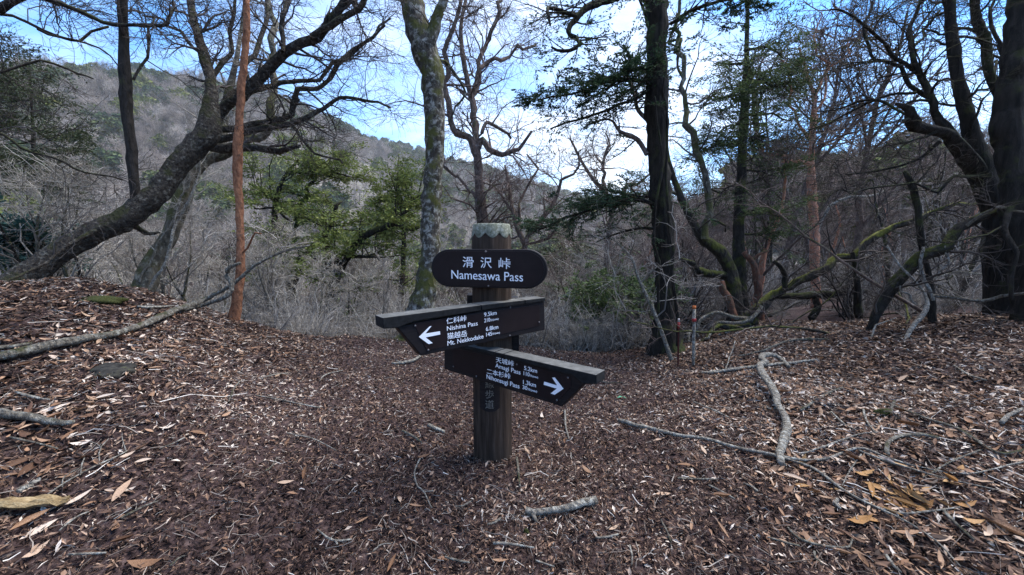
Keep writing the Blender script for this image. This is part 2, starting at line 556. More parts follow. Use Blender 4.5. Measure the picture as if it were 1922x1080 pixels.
n.links.new(n1.outputs['Fac'], bp.inputs['Height']); n.links.new(bp.outputs[0], b.inputs['Normal'])
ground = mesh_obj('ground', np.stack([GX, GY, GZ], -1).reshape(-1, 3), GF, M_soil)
tag(ground, 'forest floor of the pass falling to a wooded valley and far ridges', kind='structure')

# ------------------------------------------------------------------ thin winter haze over the valley
HZ0, HZ1 = float(GZ.min()) - 1.5, float(GZ.max()) + 26.0
hv = np.array([(sx_ * 1650, sy_ * 1650, z_) for z_ in (HZ0, HZ1) for sx_, sy_ in ((-1, -1), (1, -1), (1, 1), (-1, 1))], float)
m, n, b = mat_new('haze_air')
n.nodes.remove(b)
pv = nd(n, 'ShaderNodeVolumePrincipled')
pv.inputs['Color'].default_value = (.93, .94, .95, 1)
pv.inputs['Density'].default_value = 0.00032
pv.inputs['Anisotropy'].default_value = 0.2
n.links.new(pv.outputs[0], n.nodes['Material Output'].inputs['Volume'])
hz_ = mesh_obj('haze', hv, np.array([(3, 2, 1, 0), (4, 5, 6, 7), (0, 1, 5, 4), (1, 2, 6, 5), (2, 3, 7, 6), (3, 0, 4, 7)]), m, None, None, False)
tag(hz_, 'thin pale haze lying over the valley and ridges', None, None, 'stuff')

# ------------------------------------------------------------------ the signpost
m, n, b = mat_new('dark_sign_board'); M_board = m
tcn = nd(n, 'ShaderNodeTexCoord')
mpn = nd(n, 'ShaderNodeMapping'); mpn.inputs['Scale'].default_value = (1, 1, 14)
n.links.new(tcn.outputs['Object'], mpn.inputs[0])
n1 = nd(n, 'ShaderNodeTexNoise', Scale=10, Detail=6, Roughness=0.6)
n.links.new(mpn.outputs[0], n1.inputs['Vector'])
col = ramp(n, n1.outputs['Fac'], [(0.3, (0.010, 0.0085, 0.009)), (0.7, (0.022, 0.018, 0.018))])
n.links.new(col, b.inputs['Base Color']); b.inputs['Roughness'].default_value = 0.55
m, n, b = mat_new('brown_sign_panel'); M_panel = m
tcn = nd(n, 'ShaderNodeTexCoord')
n1 = nd(n, 'ShaderNodeTexNoise', Scale=14, Detail=6, Roughness=0.7)
n.links.new(tcn.outputs['Object'], n1.inputs['Vector'])
col = ramp(n, n1.outputs['Fac'], [(0.3, (0.014, 0.0095, 0.0095)), (0.75, (0.022, 0.015, 0.015))])
n.links.new(col, b.inputs['Base Color']); b.inputs['Roughness'].default_value = 0.42
m, n, b = mat_new('weathered_rail_wood'); M_rail = m
tcn = nd(n, 'ShaderNodeTexCoord')
n1 = nd(n, 'ShaderNodeTexNoise', Scale=22, Detail=8, Roughness=0.75)
n.links.new(tcn.outputs['Object'], n1.inputs['Vector'])
worn = ramp(n, n1.outputs['Fac'], [(0.25, (0.035, 0.036, 0.035)), (0.6, (0.11, 0.11, 0.105)), (0.8, (0.20, 0.20, 0.19))])
ge = nd(n, 'ShaderNodeNewGeometry'); sx = nd(n, 'ShaderNodeSeparateXYZ')
n.links.new(ge.outputs['True Normal'], sx.inputs[0])
upf = ramp(n, sx.outputs['Z'], [(0.45, 0.0), (0.6, 1.0)])        # sun and rain have bleached the upper faces
n2 = nd(n, 'ShaderNodeTexNoise', Scale=60, Detail=4)
n.links.new(tcn.outputs['Object'], n2.inputs['Vector'])
dk = ramp(n, n2.outputs['Fac'], [(0.3, (0.009, 0.009, 0.009)), (0.7, (0.022, 0.022, 0.022))])
n.links.new(mixc(n, upf, dk, worn), b.inputs['Base Color']); b.inputs['Roughness'].default_value = 0.8
m, n, b = mat_new('post_timber'); M_post = m
tcn = nd(n, 'ShaderNodeTexCoord')
mpn = nd(n, 'ShaderNodeMapping'); mpn.inputs['Scale'].default_value = (1, 1, 0.05)
n.links.new(tcn.outputs['Object'], mpn.inputs[0])
n1 = nd(n, 'ShaderNodeTexNoise', Scale=75, Detail=6, Roughness=0.65)
n.links.new(mpn.outputs[0], n1.inputs['Vector'])
col = ramp(n, n1.outputs['Fac'], [(0.32, (0.016, 0.011, 0.008)), (0.5, (0.040, 0.027, 0.020)), (0.72, (0.082, 0.058, 0.043))])
n3 = nd(n, 'ShaderNodeTexNoise', Scale=6, Detail=4)
n.links.new(tcn.outputs['Object'], n3.inputs['Vector'])
col = mixc(n, ramp(n, n3.outputs['Fac'], [(0.45, 0.0), (0.7, 0.6)]), col, (0.022, 0.018, 0.015))
n.links.new(col, b.inputs['Base Color'])
bp = nd(n, 'ShaderNodeBump', Strength=0.8, Distance=0.006)
n.links.new(n1.outputs['Fac'], bp.inputs['Height']); n.links.new(bp.outputs[0], b.inputs['Normal'])
m, n, b = mat_new('lichened_post_top'); M_cap = m
tcn = nd(n, 'ShaderNodeTexCoord')
n1 = nd(n, 'ShaderNodeTexNoise', Scale=55, Detail=6, Roughness=0.75)
n.links.new(tcn.outputs['Object'], n1.inputs['Vector'])
col = ramp(n, n1.outputs['Fac'], [(0.3, (0.045, 0.045, 0.028)), (0.5, (0.150, 0.155, 0.115)), (0.7, (0.32, 0.325, 0.28))])
n.links.new(col, b.inputs['Base Color'])
m, n, b = mat_new('white_lettering'); M_white = m
b.inputs['Base Color'].default_value = (0.86, 0.86, 0.88, 1); b.inputs['Roughness'].default_value = 0.5
m, n, b = mat_new('faded_carving'); M_carve = m
b.inputs['Base Color'].default_value = (0.15, 0.14, 0.12, 1)
m, n, b = mat_new('steel_bolt'); M_bolt = m
b.inputs['Base Color'].default_value = (0.16, 0.15, 0.15, 1); b.inputs['Metallic'].default_value = 0.6; b.inputs['Roughness'].default_value = 0.5

t_post = on_ground(925, 861) + 0.07
PB = at(925, 861, t_post)
PB[2] = float(ground_z(PB[0], PB[1]))
sign = empty('signpost', PB, 'dark brown wooden trail signpost for Namesawa Pass with two arrow boards', 'signpost')
RAD = 35.5 * t_post / FPX


def TP(py):
    """depth along the lens axis of the post's axis at picture row py"""
    return PB[1] / ray(925, py)[1]


ztop = at(925, 421, TP(421))[2] - PB[2]
zch = at(925, 441, TP(441))[2] - PB[2]


def lathe_part(name, rings, seg, mat, lobes=0, depth=0.0, zl=None):
    V, F = [], []
    for k_, (z, r) in enumerate(rings):
        for s in range(seg):
            a = 2 * math.pi * s / seg
            ph = abs(math.cos(a * lobes / 2 + 0.35)) if lobes else 1
            q = r * (1 - depth * (1 - ph))
            zz = z if zl is None or zl[k_] == 0 else z + zl[k_] * (1 - ph ** 1.0)
            V.append((q * math.cos(a), q * math.sin(a), zz))
    for k_ in range(len(rings) - 1):
        for s in range(seg):
            s2 = (s + 1) % seg
            F.append((k_ * seg + s, k_ * seg + s2, (k_ + 1) * seg + s2, (k_ + 1) * seg + s))
    V.append((0, 0, rings[-1][0])); c = len(V) - 1
    top = (len(rings) - 1) * seg
    for s in range(0, seg):
        F.append((top + s, top + (s + 1) % seg, c, c))
    return V, F


def poly_mesh(name, V, F, mat, parent, smooth=False, autosmooth=None):
    me = bpy.data.meshes.new(name)
    me.from_pydata([tuple(map(float, v)) for v in V], [], [tuple(dict.fromkeys(f)) for f in F])
    me.update()
    if smooth:
        me.polygons.foreach_set('use_smooth', [True] * len(me.polygons))
    me.materials.append(mat)
    o = bpy.data.objects.new(name, me)
    C.objects.link(o)
    o.parent = parent
    return o


V, F = lathe_part('post', [(-0.15, RAD * 1.03), (0.0, RAD * 1.03), (0.05, RAD * 1.01), (0.4, RAD * 1.0), (0.8, RAD * .99), (zch - 0.004, RAD * .985), (zch, RAD * .97)], 72, M_post, 9, 0.05)
post = poly_mesh('post', V, F, M_post, sign, True)
seg = 72
zl = [0.024, 0.018, 0, 0]
V, F = lathe_part('cap', [(zch - 0.016, RAD * .996), (zch - 0.010, RAD * 1.0), (ztop - 0.004, RAD * .92), (ztop, RAD * .88)], seg, M_cap, 9, 0.05, zl)
poly_mesh('cap', V, F, M_cap, post, True)


def bevel(o, w, seg_=2):
    md = o.modifiers.new('bevel', 'BEVEL')
    md.width = w; md.segments = seg_; md.limit_method = 'ANGLE'


class Plane:
    """upright board face through two rays of the photograph at given depths"""
    def __init__(s, xa, ya, ta, xb, yb, tb):
        A, B = at(xa, ya, ta), at(xb, yb, tb)
        s.o = A
        u = B - A; u[2] = 0
        s.u = u / np.linalg.norm(u)
        s.w = np.array([0, 0, 1.0])
        s.n = np.cross(s.u, s.w)                     # towards the viewer
        if s.n[1] > 0:
            s.n = -s.n

    def uv(s, px, py, off=0.0):
        d = ray(px, py)
        e = np.array([0, 0, EYE])
        o_ = s.o + s.n * off
        t = np.dot(o_ - e, s.n) / np.dot(d, s.n)
        p = e + d * t - o_
        return np.array([np.dot(p, s.u), p[2]])

    def p3(s, uv, off=0.0):
        return s.o + s.u * uv[0] + s.w * uv[1] + s.n * off

    def matrix(s):
        M = Matrix.Identity(4)
        z = np.cross(s.u, s.w)
        for i in range(3):
            M[i][0], M[i][1], M[i][2], M[i][3] = s.u[i], s.w[i], z[i], s.o[i]
        return M


def slab(name, pl, pts, front, back, mat, parent, bev=0.004):
    """a board: outline pts (px) on the plane, from 'front' to 'back' along the normal"""
    q = [pl.uv(*p, front) for p in pts]
    return slab_uv(name, pl, q, front, back, mat, parent, bev)


def slab_uv(name, pl, q, front, back, mat, parent, bev=0.004):
    n_ = len(q)
    V = [pl.p3(v, front) - PB for v in q] + [pl.p3(v, back) - PB for v in q]
    area = sum(q[i][0] * q[(i + 1) % n_][1] - q[(i + 1) % n_][0] * q[i][1] for i in range(n_))
    F = [list(range(n_)), list(range(2 * n_ - 1, n_ - 1, -1))]
    for i in range(n_):
        j = (i + 1) % n_
        F.append([i, n_ + i, n_ + j, j])
    if area < 0:
        F = [f[::-1] for f in F]
    me = bpy.data.meshes.new(name)
    me.from_pydata([tuple(map(float, v)) for v in V], [], F)
    me.update()
    me.materials.append(mat)
    o = bpy.data.objects.new(name, me); C.objects.link(o); o.parent = parent
    if bev:
        bevel(o, bev)
    return o


def lettering(pl, text, a, b_, hpx, parent, off, mat=None, name='lettering'):
    """text whose baseline runs from px point a to b_, with letters hpx pixels tall"""
    cu = bpy.data.curves.new('t', 'FONT')
    cu.body = text
    cu.size = 1
    ob = bpy.data.objects.new('t', cu)
    C.objects.link(ob)
    bpy.context.view_layer.update()
    me = bpy.data.meshes.new_from_object(ob.evaluated_get(bpy.context.evaluated_depsgraph_get()))
    bpy.data.objects.remove(ob)
    bpy.data.curves.remove(cu)
    co = np.empty(len(me.vertices) * 3, np.float32); me.vertices.foreach_get('co', co); co = co.reshape(-1, 3)
    x0, x1 = co[:, 0].min(), co[:, 0].max()
    asc = any(ord(ch) > 0x2000 for ch in text)
    y0 = co[:, 1].min() if asc else 0.0
    y1 = co[:, 1].max() if asc else 0.729
    ua, ub = pl.uv(*a), pl.uv(*b_)
    hh = abs(pl.uv(a[0], a[1] - hpx)[1] - ua[1])
    su = (ub[0] - ua[0]) / (x1 - x0)
    sv = hh / (y1 - y0)
    out = np.empty_like(co)
    for i, (x, y, z) in enumerate(co):
        uu = ua[0] + (x - x0) * su
        vv = ua[1] + (ub[1] - ua[1]) * (x - x0) / (x1 - x0) + (y - y0) * sv
        out[i] = pl.p3((uu, vv), off) - PB
    me.vertices.foreach_set('co', out.ravel())
    me.update()
    me.materials.clear(); me.materials.append(mat or M_white)
    me.name = name
    o = bpy.data.objects.new(name, me); C.objects.link(o); o.parent = parent
    sol = o.modifiers.new('thick', 'SOLIDIFY'); sol.thickness = 0.0015; sol.offset = 0
    return o


def bolts(pl, pts, parent, off):
    for p in pts:
        q = pl.uv(*p)
        c = pl.p3(q, off) - PB
        V, F = [], []
        for k_, (r, h) in enumerate([(0.0045, 0), (0.0045, .002), (0.003, .0035)]):
            for s in range(8):
                a = s * math.pi / 4
                V.append(c + pl.u * r * math.cos(a) + pl.w * r * math.sin(a) + pl.n * h)
        for k_ in range(2):
            for s in range(8):
                F.append((k_ * 8 + s, k_ * 8 + (s + 1) % 8, k_ * 8 + 8 + (s + 1) % 8, k_ * 8 + 8 + s))
        F.append(tuple(range(16, 24)))
        poly_mesh('bolt', V, F, M_bolt, parent, True)


# name plate
tn = TP(505) - RAD - 0.045
pn = Plane(809, 505, tn + 0.06, 1027, 505, tn - 0.055)
uvc = [pn.uv(*p) for p in [(834, 467), (1000, 470), (988, 544), (830, 537)]]
yt = pn.uv(918, 468)[1]; yb = pn.uv(918, 541)[1]
ul, ur = pn.uv(809, 505)[0], pn.uv(1027, 505)[0]
hr = (yt - yb) / 2; yc = (yt + yb) / 2
ring = []
for s in range(17):
    a = math.pi / 2 + math.pi * s / 16
    ring.append(np.array([ul + hr * 1.05 + hr * 1.05 * math.cos(a), yc + hr * math.sin(a)]))
for s in range(17):
    a = -math.pi / 2 + math.pi * s / 16
    ring.append(np.array([ur - hr * 1.05 + hr * 1.05 * math.cos(a), yc + hr * math.sin(a)]))
plate = slab_uv('name_plate', pn, ring, 0.0, -0.035, M_board, sign, 0.005)
cen = np.array([(ul + ur) / 2, yc])
slab_uv('face_panel', pn, [cen + (v - cen) * np.array([.955, .90]) for v in ring], 0.0025, -0.002, M_panel, plate, 0.001)
bolts(pn, [(912, 472.5), (917, 537)], plate, 0.003)
lettering(pn, '滑', (869, 502), (889.5, 502.4), 20, plate, 0.0045)
lettering(pn, '沢', (902.5, 503), (923.5, 503.4), 20, plate, 0.0045)
lettering(pn, '峠', (936.5, 505), (958.5, 505.5), 21, plate, 0.0045)
lettering(pn, 'Namesawa Pass', (848, 523), (982, 528.5), 17, plate, 0.0045)

# upper board, pointing left
kl = (TP(600) - RAD - 0.062) / 1.768
pl = Plane(718, 600, 1.44 * kl, 1022, 600, 1.98 * kl)
board = slab('arrow_board', pl, [(745, 614), (1022, 563), (1023, 619.5), (791, 668.5)], 0.0, -0.05, M_board, sign)
board['label'] = 'upper arrow board pointing left to Nishina Pass'
slab('sign_panel', pl, [(776, 607), (1013, 571), (1014, 612), (802, 659)], 0.0025, -0.002, M_panel, board, 0.001)
slab('top_rail', pl, [(718, 597), (903, 573), (903, 583.5), (780, 603), (745, 616), (720, 618)], 0.012, -0.07, M_rail, board, 0.003)
slab('top_rail', pl, [(904.5, 572.8), (985, 563.5), (985, 571), (904.5, 583.3)], 0.012, -0.07, M_rail, board, 0.003)
slab('top_rail', pl, [(986.5, 563.3), (1023.5, 559), (1024, 565.5), (986.5, 570.8)], 0.012, -0.07, M_rail, board, 0.003)
o = 0.0045
lettering(pl, '仁科峠', (837, 608.6), (874.5, 602.4), 11.5, board, o)
lettering(pl, 'Nishina Pass', (838, 621), (895.5, 610.5), 8.8, board, o)
lettering(pl, '猫越岳', (838.5, 637), (875.5, 631.5), 12, board, o)
lettering(pl, 'Mt. Nekkodake', (839, 648.6), (906.3, 635), 9, board, o)
lettering(pl, '9.5km', (907.5, 594.6), (931, 590.5), 8, board, o)
lettering(pl, '210', (908, 605.4), (918.8, 603.4), 7.6, board, o)
lettering(pl, '分(min)', (919.3, 604), (934.5, 601), 5, board, o)
lettering(pl, '6.8km', (911, 621.5), (934, 617), 8, board, o)
lettering(pl, '145', (911.5, 632), (922.3, 629.6), 7.6, board, o)
lettering(pl, '分(min)', (922.8, 629.6), (937, 626.8), 5, board, o)
slab('arrow', pl, [(786.6, 633), (806.5, 613.2), (810, 612.5), (798.3, 626.8), (825.8, 622.4), (826.4, 628.2), (799, 633.6), (812.3, 644.3), (804.5, 646.2)], 0.0045, 0.002, M_white, board, 0)
bolts(pl, [(778.5, 611.5), (803, 657), (957, 576.5), (1011, 605), (956, 630)], board, 0.003)

# lower board, pointing right
kr = (TP(690) - RAD - 0.062) / 1.763
pr = Plane(834, 690, 1.98 * kr, 1118.5, 690, 1.43 * kr)
board2 = slab('arrow_board', pr, [(834, 644), (1095, 702), (1094, 723), (1053.5, 764), (833.5, 693)], 0.0, -0.05, M_board, sign)
board2['label'] = 'lower arrow board pointing right to Amagi Pass'
slab('sign_panel', pr, [(850, 653), (927, 670.5), (1071, 707), (1071, 726), (1047, 755), (850, 692)], 0.0025, -0.002, M_panel, board2, 0.001)
slab('top_rail', pr, [(834, 640), (927.5, 660.5), (927.5, 668), (834, 647)], 0.012, -0.065, M_rail, board2, 0.003)
slab('top_rail', pr, [(929, 660.8), (943.5, 664), (943.5, 673), (929, 669)], 0.015, -0.065, M_rail, board2, 0.003)
slab('top_rail', pr, [(945, 664.5), (1119, 704), (1120, 722), (1094, 721), (1075, 705), (945, 672)], 0.012, -0.065, M_rail, board2, 0.003)
lettering(pr, '天城峠', (932, 679.9), (965.5, 688.3), 10.5, board2, o)
lettering(pr, 'Amagi Pass', (931, 689.2), (978, 703.2), 8.4, board2, o)
lettering(pr, '二本杉峠', (915, 701.5), (959, 712), 10.5, board2, o)
lettering(pr, 'Nihonsugi Pass', (914.6, 710.3), (976, 729.3), 8.4, board2, o)
lettering(pr, '5.2km', (985, 694), (1009, 700.2), 8.2, board2, o)
lettering(pr, '110', (984, 703.8), (995, 706.6), 7.6, board2, o)
lettering(pr, '分(min)', (995.5, 707.2), (1011, 711.4), 5, board2, o)
lettering(pr, '1.3km', (983, 720.5), (1007, 726.8), 8.2, board2, o)
lettering(pr, '30', (982, 729.8), (990.8, 732.2), 7.6, board2, o)
lettering(pr, '分(min)', (991.3, 732.8), (1009, 738), 5.4, board2, o)
slab('arrow', pr, [(1057.3, 730.2), (1041, 709), (1036.3, 709.2), (1046, 724.3), (1021.2, 716.8), (1020.5, 722.6), (1045, 729.8), (1033.3, 738.7), (1041, 741.2)], 0.0045, 0.002, M_white, board2, 0)
bolts(pr, [(971, 684), (1067, 709), (1046, 751), (852, 688), (895, 706)], board2, 0.003)

# timber block on the far side of the post that the boards are bolted to
pb_ = Plane(876, 606, TP(606) + 0.0, 975, 606, TP(606) + 0.02)
slab('mounting_block', pb_, [(876.5, 554), (974.5, 560), (974.5, 662), (876.5, 655)], -0.02, -0.12, M_board, sign)
# carved lettering down the post, in a shallow stained panel
tf = TP(740) - RAD * 1.016
pc = Plane(900, 740, tf - 0.002, 950, 740, tf - 0.002)
V, F = [], []
for k_, z in enumerate(np.linspace(0, 1, 7)):
    for s in range(13):
        a = math.radians(-90 - 30 + 60 * s / 12 - 6)
        q = RAD * (1.012 + 0.004 * (1 - (abs(s - 6) / 6) ** 6))
        zz = at(925, 690, tf)[2] + (at(925, 768, tf)[2] - at(925, 690, tf)[2]) * z - PB[2]
        if k_ == 6:
            zz -= 0.018 * (1 - ((s - 6) / 6) ** 2)
        V.append((q * math.cos(a), q * math.sin(a), zz))
for k_ in range(6):
    for s in range(12):
        F.append((k_ * 13 + s, (k_ + 1) * 13 + s, (k_ + 1) * 13 + s + 1, k_ * 13 + s + 1))
cp = poly_mesh('carved_panel', V, F, M_board, post, True)
for ch, y in (('線', 729), ('歩', 748), ('道', 767)):
    lettering(pc, ch, (911, y), (927, y), 16, post, 0.001, M_carve, 'carved_letter')

# ------------------------------------------------------------------ traced trees
BEECH = [dict(n=5.5, L=0.75, ang=(30, 65), wig=0.30, up=0.03, flat=0.65, k=7, rmax=0.016, rmin=0.0045, rmul=0.45, sides=4),
         dict(n=7, L=0.44, ang=(30, 65), wig=0.36, up=0.02, flat=0.55, k=5, rmax=0.006, rmin=0.0028, rmul=0.6, sides=3),
         dict(n=5, L=0.22, ang=(30, 60), wig=0.34, up=0.02, flat=0.5, k=4, rmax=0.003, rmin=0.0019, rmul=0.7, sides=3)]


def levels(base, **kw):
    out = []
    for i, l in enumerate(base):
        d = dict(l)
        for k_, v in kw.items():
            if k_ == 'Ls': d['L'] *= v
            elif k_ == 'ns': d['n'] *= v if i == 0 else 1
            elif k_ == 'rs': d['rmax'] *= v; d['rmin'] *= v
            else: d[k_] = v
        out.append(d)
    return out


def limb_path(pts, t0, t1, rs=0.86):
    pts = list(pts)
    q = np.array([(p[0], p[1]) for p in pts], float)
    d = np.concatenate([[0], np.cumsum(np.hypot(*np.diff(q, axis=0).T))])
    d /= d[-1]
    rows = []
    for p, s in zip(pts, d):
        t = p[3] if len(p) > 3 else t0 + (t1 - t0) * s
        w = at(p[0], p[1], t)
        c = FPX / math.hypot(FPX, p[0] - 961)
        rows.append([*w, p[2] * t / FPX * c * rs])
    return np.array(rows)


def tree(name, label, cat, limbs, mat, twigmat, lev=BEECH, group=None, seed=1, foliage=None, drop=True, trunk_name='trunk', twigs=True, sides=14, crook=0.022, wob=0.075):
    """limbs: list of dicts pts, t or (t0,t1), dens; the first is the trunk. foliage: dict(mat, size, m, levels)"""
    g = np.random.default_rng(seed)
    first = limbs[0]
    rows0 = limb_path(first['pts'], *first['t'], first.get('rs', .86))
    if drop:
        x, y = rows0[0, :2]
        gz = float(ground_z(x, y))
        if rows0[0, 2] > gz - 0.05:
            dz = rows0[0, 2] - gz + 0.25
            st = rows0[0] - rows0[1]
            st = st / max(np.linalg.norm(st[:3]), 1e-6) * 0.35
            add = np.array([[x + np.clip(st[0] / max(-st[2], .2), -.6, .6) * dz * f, y + np.clip(st[1] / max(-st[2], .2), -.3, .3) * dz * f, rows0[0, 2] - dz * f, rows0[0, 3] * (1 + 0.25 * f)] for f in ((1.0, 0.5) if dz > 0.8 else (1.0,))])
            rows0 = np.concatenate([add, rows0])
    base = rows0[0, :3].copy()
    base[2] = float(ground_z(base[0], base[1])) if drop else base[2]
    root = empty(name, base, label, cat, group)
    paths = []
    for li, lb in enumerate(limbs):
        rows = rows0 if li == 0 else limb_path(lb['pts'], *lb['t'], lb.get('rs', .86))
        ln = np.linalg.norm(np.diff(rows[:, :3], axis=0), axis=1).sum()
        k_ = int(np.clip(ln / 0.07, 8, 60))
        cm = catmull(rows, k_)
        P, Rd = cm[:, :3], np.maximum(cm[:, 3], 0.002)
        P = P + g.normal(0, 1, P.shape) * (Rd * 0.07)[:, None]
        if (li and crook) or lb.get('kink'):                     # limbs wander a little, more where they are thin
            kn = np.arange(0, k_ + 3, 3)
            wv = np.stack([np.interp(np.arange(k_), kn, g.normal(0, 1, len(kn))) for _ in range(3)], -1)
            fade = np.clip(np.arange(k_) / 5, 0, 1)
            P = P + wv * (fade * (lb['kink'] if 'kink' in lb else crook * lb.get('crook', 1) * rows[0, 1].clip(3, 10) / 4) * (1 if 'kink' in lb else np.clip(.045 / np.maximum(Rd, .012), .4, 1.6)))[:, None]
        q_ = np.interp(np.arange(k_), np.arange(0, k_ + 4, 4), g.normal(0, 1, len(np.arange(0, k_ + 4, 4))))
        Rd = Rd * (1 + np.clip(.085 * q_, -.16, .22))
        if lb.get('flare'):
            f = np.clip(1 - np.arange(k_) / (k_ * 0.22), 0, 1) ** 2
            Rd = Rd * (1 + lb['flare'] * f)
        sd_ = sides if Rd.max() > 0.03 else 7
        V, F = tubes(P[None], Rd[None], sd_, wob, seed * 31 + li)
        if Rd[-1] > 0.008:        # close the end
            V = np.concatenate([V, np.repeat(P[-1:] + (P[-1] - P[-2]) * 0.15, 1, 0)])
            lastr = (k_ - 1) * sd_ + np.arange(sd_)
            F = np.concatenate([F, np.stack([lastr, np.roll(lastr, -1), np.full(sd_, len(V) - 1), np.full(sd_, len(V) - 1)], -1)])
        Fq = F
        nm = trunk_name if li == 0 else lb.get('name', 'limb')
        me_o = _safe_mesh(nm, V, Fq, lb.get('mat', mat), root, base)
        paths.append((P, Rd, ln, lb))
    if not twigs:
        return root
    parts, fol = [], []
    for P, Rd, ln, lb in paths:
        dens = lb.get('dens', 1.0)
        if dens <= 0:
            continue
        s = np.linspace(0, len(P) - 1, 24).astype(int)
        cp_, cr_ = P[s][None], Rd[s][None]
        lv = lb.get('lev', lev)
        for i, l in enumerate(lv):
            nn_ = l['n'] * (dens * ln if i == 0 else 1)
            nn_ = max(1, int(round(nn_)))
            cp_, cr_ = grow(g, cp_, cr_, nn_, l['L'], l['ang'], l['wig'], l['up'], l['flat'], l['k'], l['rmul'], l['rmax'], l['rmin'], u0=lb.get('u0', 0.25) if i == 0 else 0.2, droop=l.get('droop', 0))
            V, F = tubes(cp_, cr_, l['sides'])
            rv = np.repeat(np.clip(g.normal(0.45, 0.2, len(cp_)), 0, 1), cp_.shape[1] * l['sides'])
            parts.append((V, F, rv))
        fo = lb.get('foliage', foliage)
        if fo:
            fol.append((fo, leaves_on(g, cp_, fo['m'], fo['size'], fo.get('aspect', .35), fo.get('flat', .4), fo.get('spread', .03))))
    if parts:
        V, F, rv = merge(parts)
        mesh_obj('crown', V, F, twigmat, root, rv, True, base)
    if fol:
        V, F, rv = merge([f[1] for f in fol])
        mesh_obj('foliage', V, F, fol[0][0]['mat'], root, rv, False, base)
    return root


def _safe_mesh(nm, V, F, mat, parent, base):
    """like mesh_obj, but quads whose last two corners agree become triangles"""
    tri = F[:, 2] == F[:, 3]
    if not tri.any():
        return mesh_obj(nm, V, F, mat, parent, None, True, base)
    me = bpy.data.meshes.new(nm)
    V = np.ascontiguousarray(V - np.asarray(base), np.float32)
    faces = [tuple(f) for f in F[~tri].tolist()] + [tuple(f[:3]) for f in F[tri].tolist()]
    me.from_pydata(V.tolist(), [], faces)
    me.polygons.foreach_set('use_smooth', [True] * len(me.polygons))
    me.update()
    if mat: me.materials.append(mat)
    o_ = bpy.data.objects.new(nm, me); C.objects.link(o_); o_.parent = parent
    return o_

# ---- leaning beech on the left with the slender upright stem
tree('leaning_beech', 'big beech leaning right from the left bank with a slender upright stem at its elbow', 'tree', [
    dict(pts=[(20, 545, 36), (75, 500, 32), (160, 448, 33), (225, 417, 31), (262, 394, 29), (305, 350, 28), (355, 287, 27), (390, 250, 28), (394, 205, 18), (396, 160, 13), (383, 105, 12), (362, 30, 10), (355, -30, 9)], t=(3.3, 4.4), dens=0.5, u0=.65, flare=.35, rs=.88),
    dict(pts=[(262, 412, 16), (256, 380, 13.5), (252, 340, 13), (247, 280, 13), (238, 200, 13), (234, 120, 13), (231, 40, 12), (227, -40, 12)], t=(3.72, 3.5), dens=0.25, u0=.6, mat=M_darker, crook=.0),
    dict(pts=[(388, 250, 22), (402, 225, 19), (420, 198, 14), (452, 178, 13), (482, 155, 12), (532, 98, 12), (582, 73, 11), (617, 38, 9), (655, 0, 8), (690, -45, 6)], t=(4.4, 4.0), dens=1.0, u0=.45),
    dict(pts=[(585, 70, 8), (630, 40, 7), (670, 26, 6), (695, -10, 5)], t=(4.1, 3.9)),
    dict(pts=[(530, 98, 6), (534, 50, 5.5), (546, -10, 5)], t=(4.1, 4.2)),
    dict(pts=[(470, 166, 6), (466, 120, 5), (485, 60, 5), (502, 0, 4), (510, -30, 4)], t=(4.25, 4.6)),
    dict(pts=[(405, 225, 12), (440, 185, 9), (480, 175, 8), (525, 168, 7), (580, 150, 5), (640, 120, 4), (700, 60, 3), (730, 30, 2)], t=(4.4, 5.0)),
    dict(pts=[(400, 245, 10), (460, 235, 8), (525, 222, 7), (560, 185, 6), (620, 140, 5), (670, 92, 4), (722, 50, 2.5)], t=(4.4, 4.8)),
    dict(pts=[(395, 262, 11), (440, 262, 9), (495, 250, 7), (545, 230, 6), (600, 200, 5), (645, 188, 4), (695, 200, 3), (742, 208, 2)], t=(4.4, 4.6)),
    dict(pts=[(380, 270, 14), (430, 283, 11), (480, 284, 9), (525, 280, 7), (566, 277, 4)], t=(4.35, 4.2), dens=.6),
    dict(pts=[(560, 185, 5), (545, 230, 4), (600, 290, 3), (640, 320, 2)], t=(4.65, 4.5)),
    dict(pts=[(396, 150, 6), (425, 95, 5), (440, 40, 4), (455, -20, 3)], t=(4.4, 4.7)),
    dict(pts=[(383, 105, 5), (340, 60, 4), (300, 30, 3), (260, 20, 2)], t=(4.4, 4.6)),
    dict(pts=[(250, 150, 4), (275, 93, 4), (290, 60, 3), (282, 30, 2)], t=(3.6, 3.7)),
    dict(pts=[(180, 432, 8), (120, 470, 6), (70, 500, 5), (20, 530, 4)], t=(3.5, 3.0), dens=.3),
    dict(pts=[(250, 425, 10), (275, 434, 6), (300, 434, 2)], t=(3.8, 3.9), dens=0, name='snag'),
], M_lean, M_twig, seed=3, drop=True)

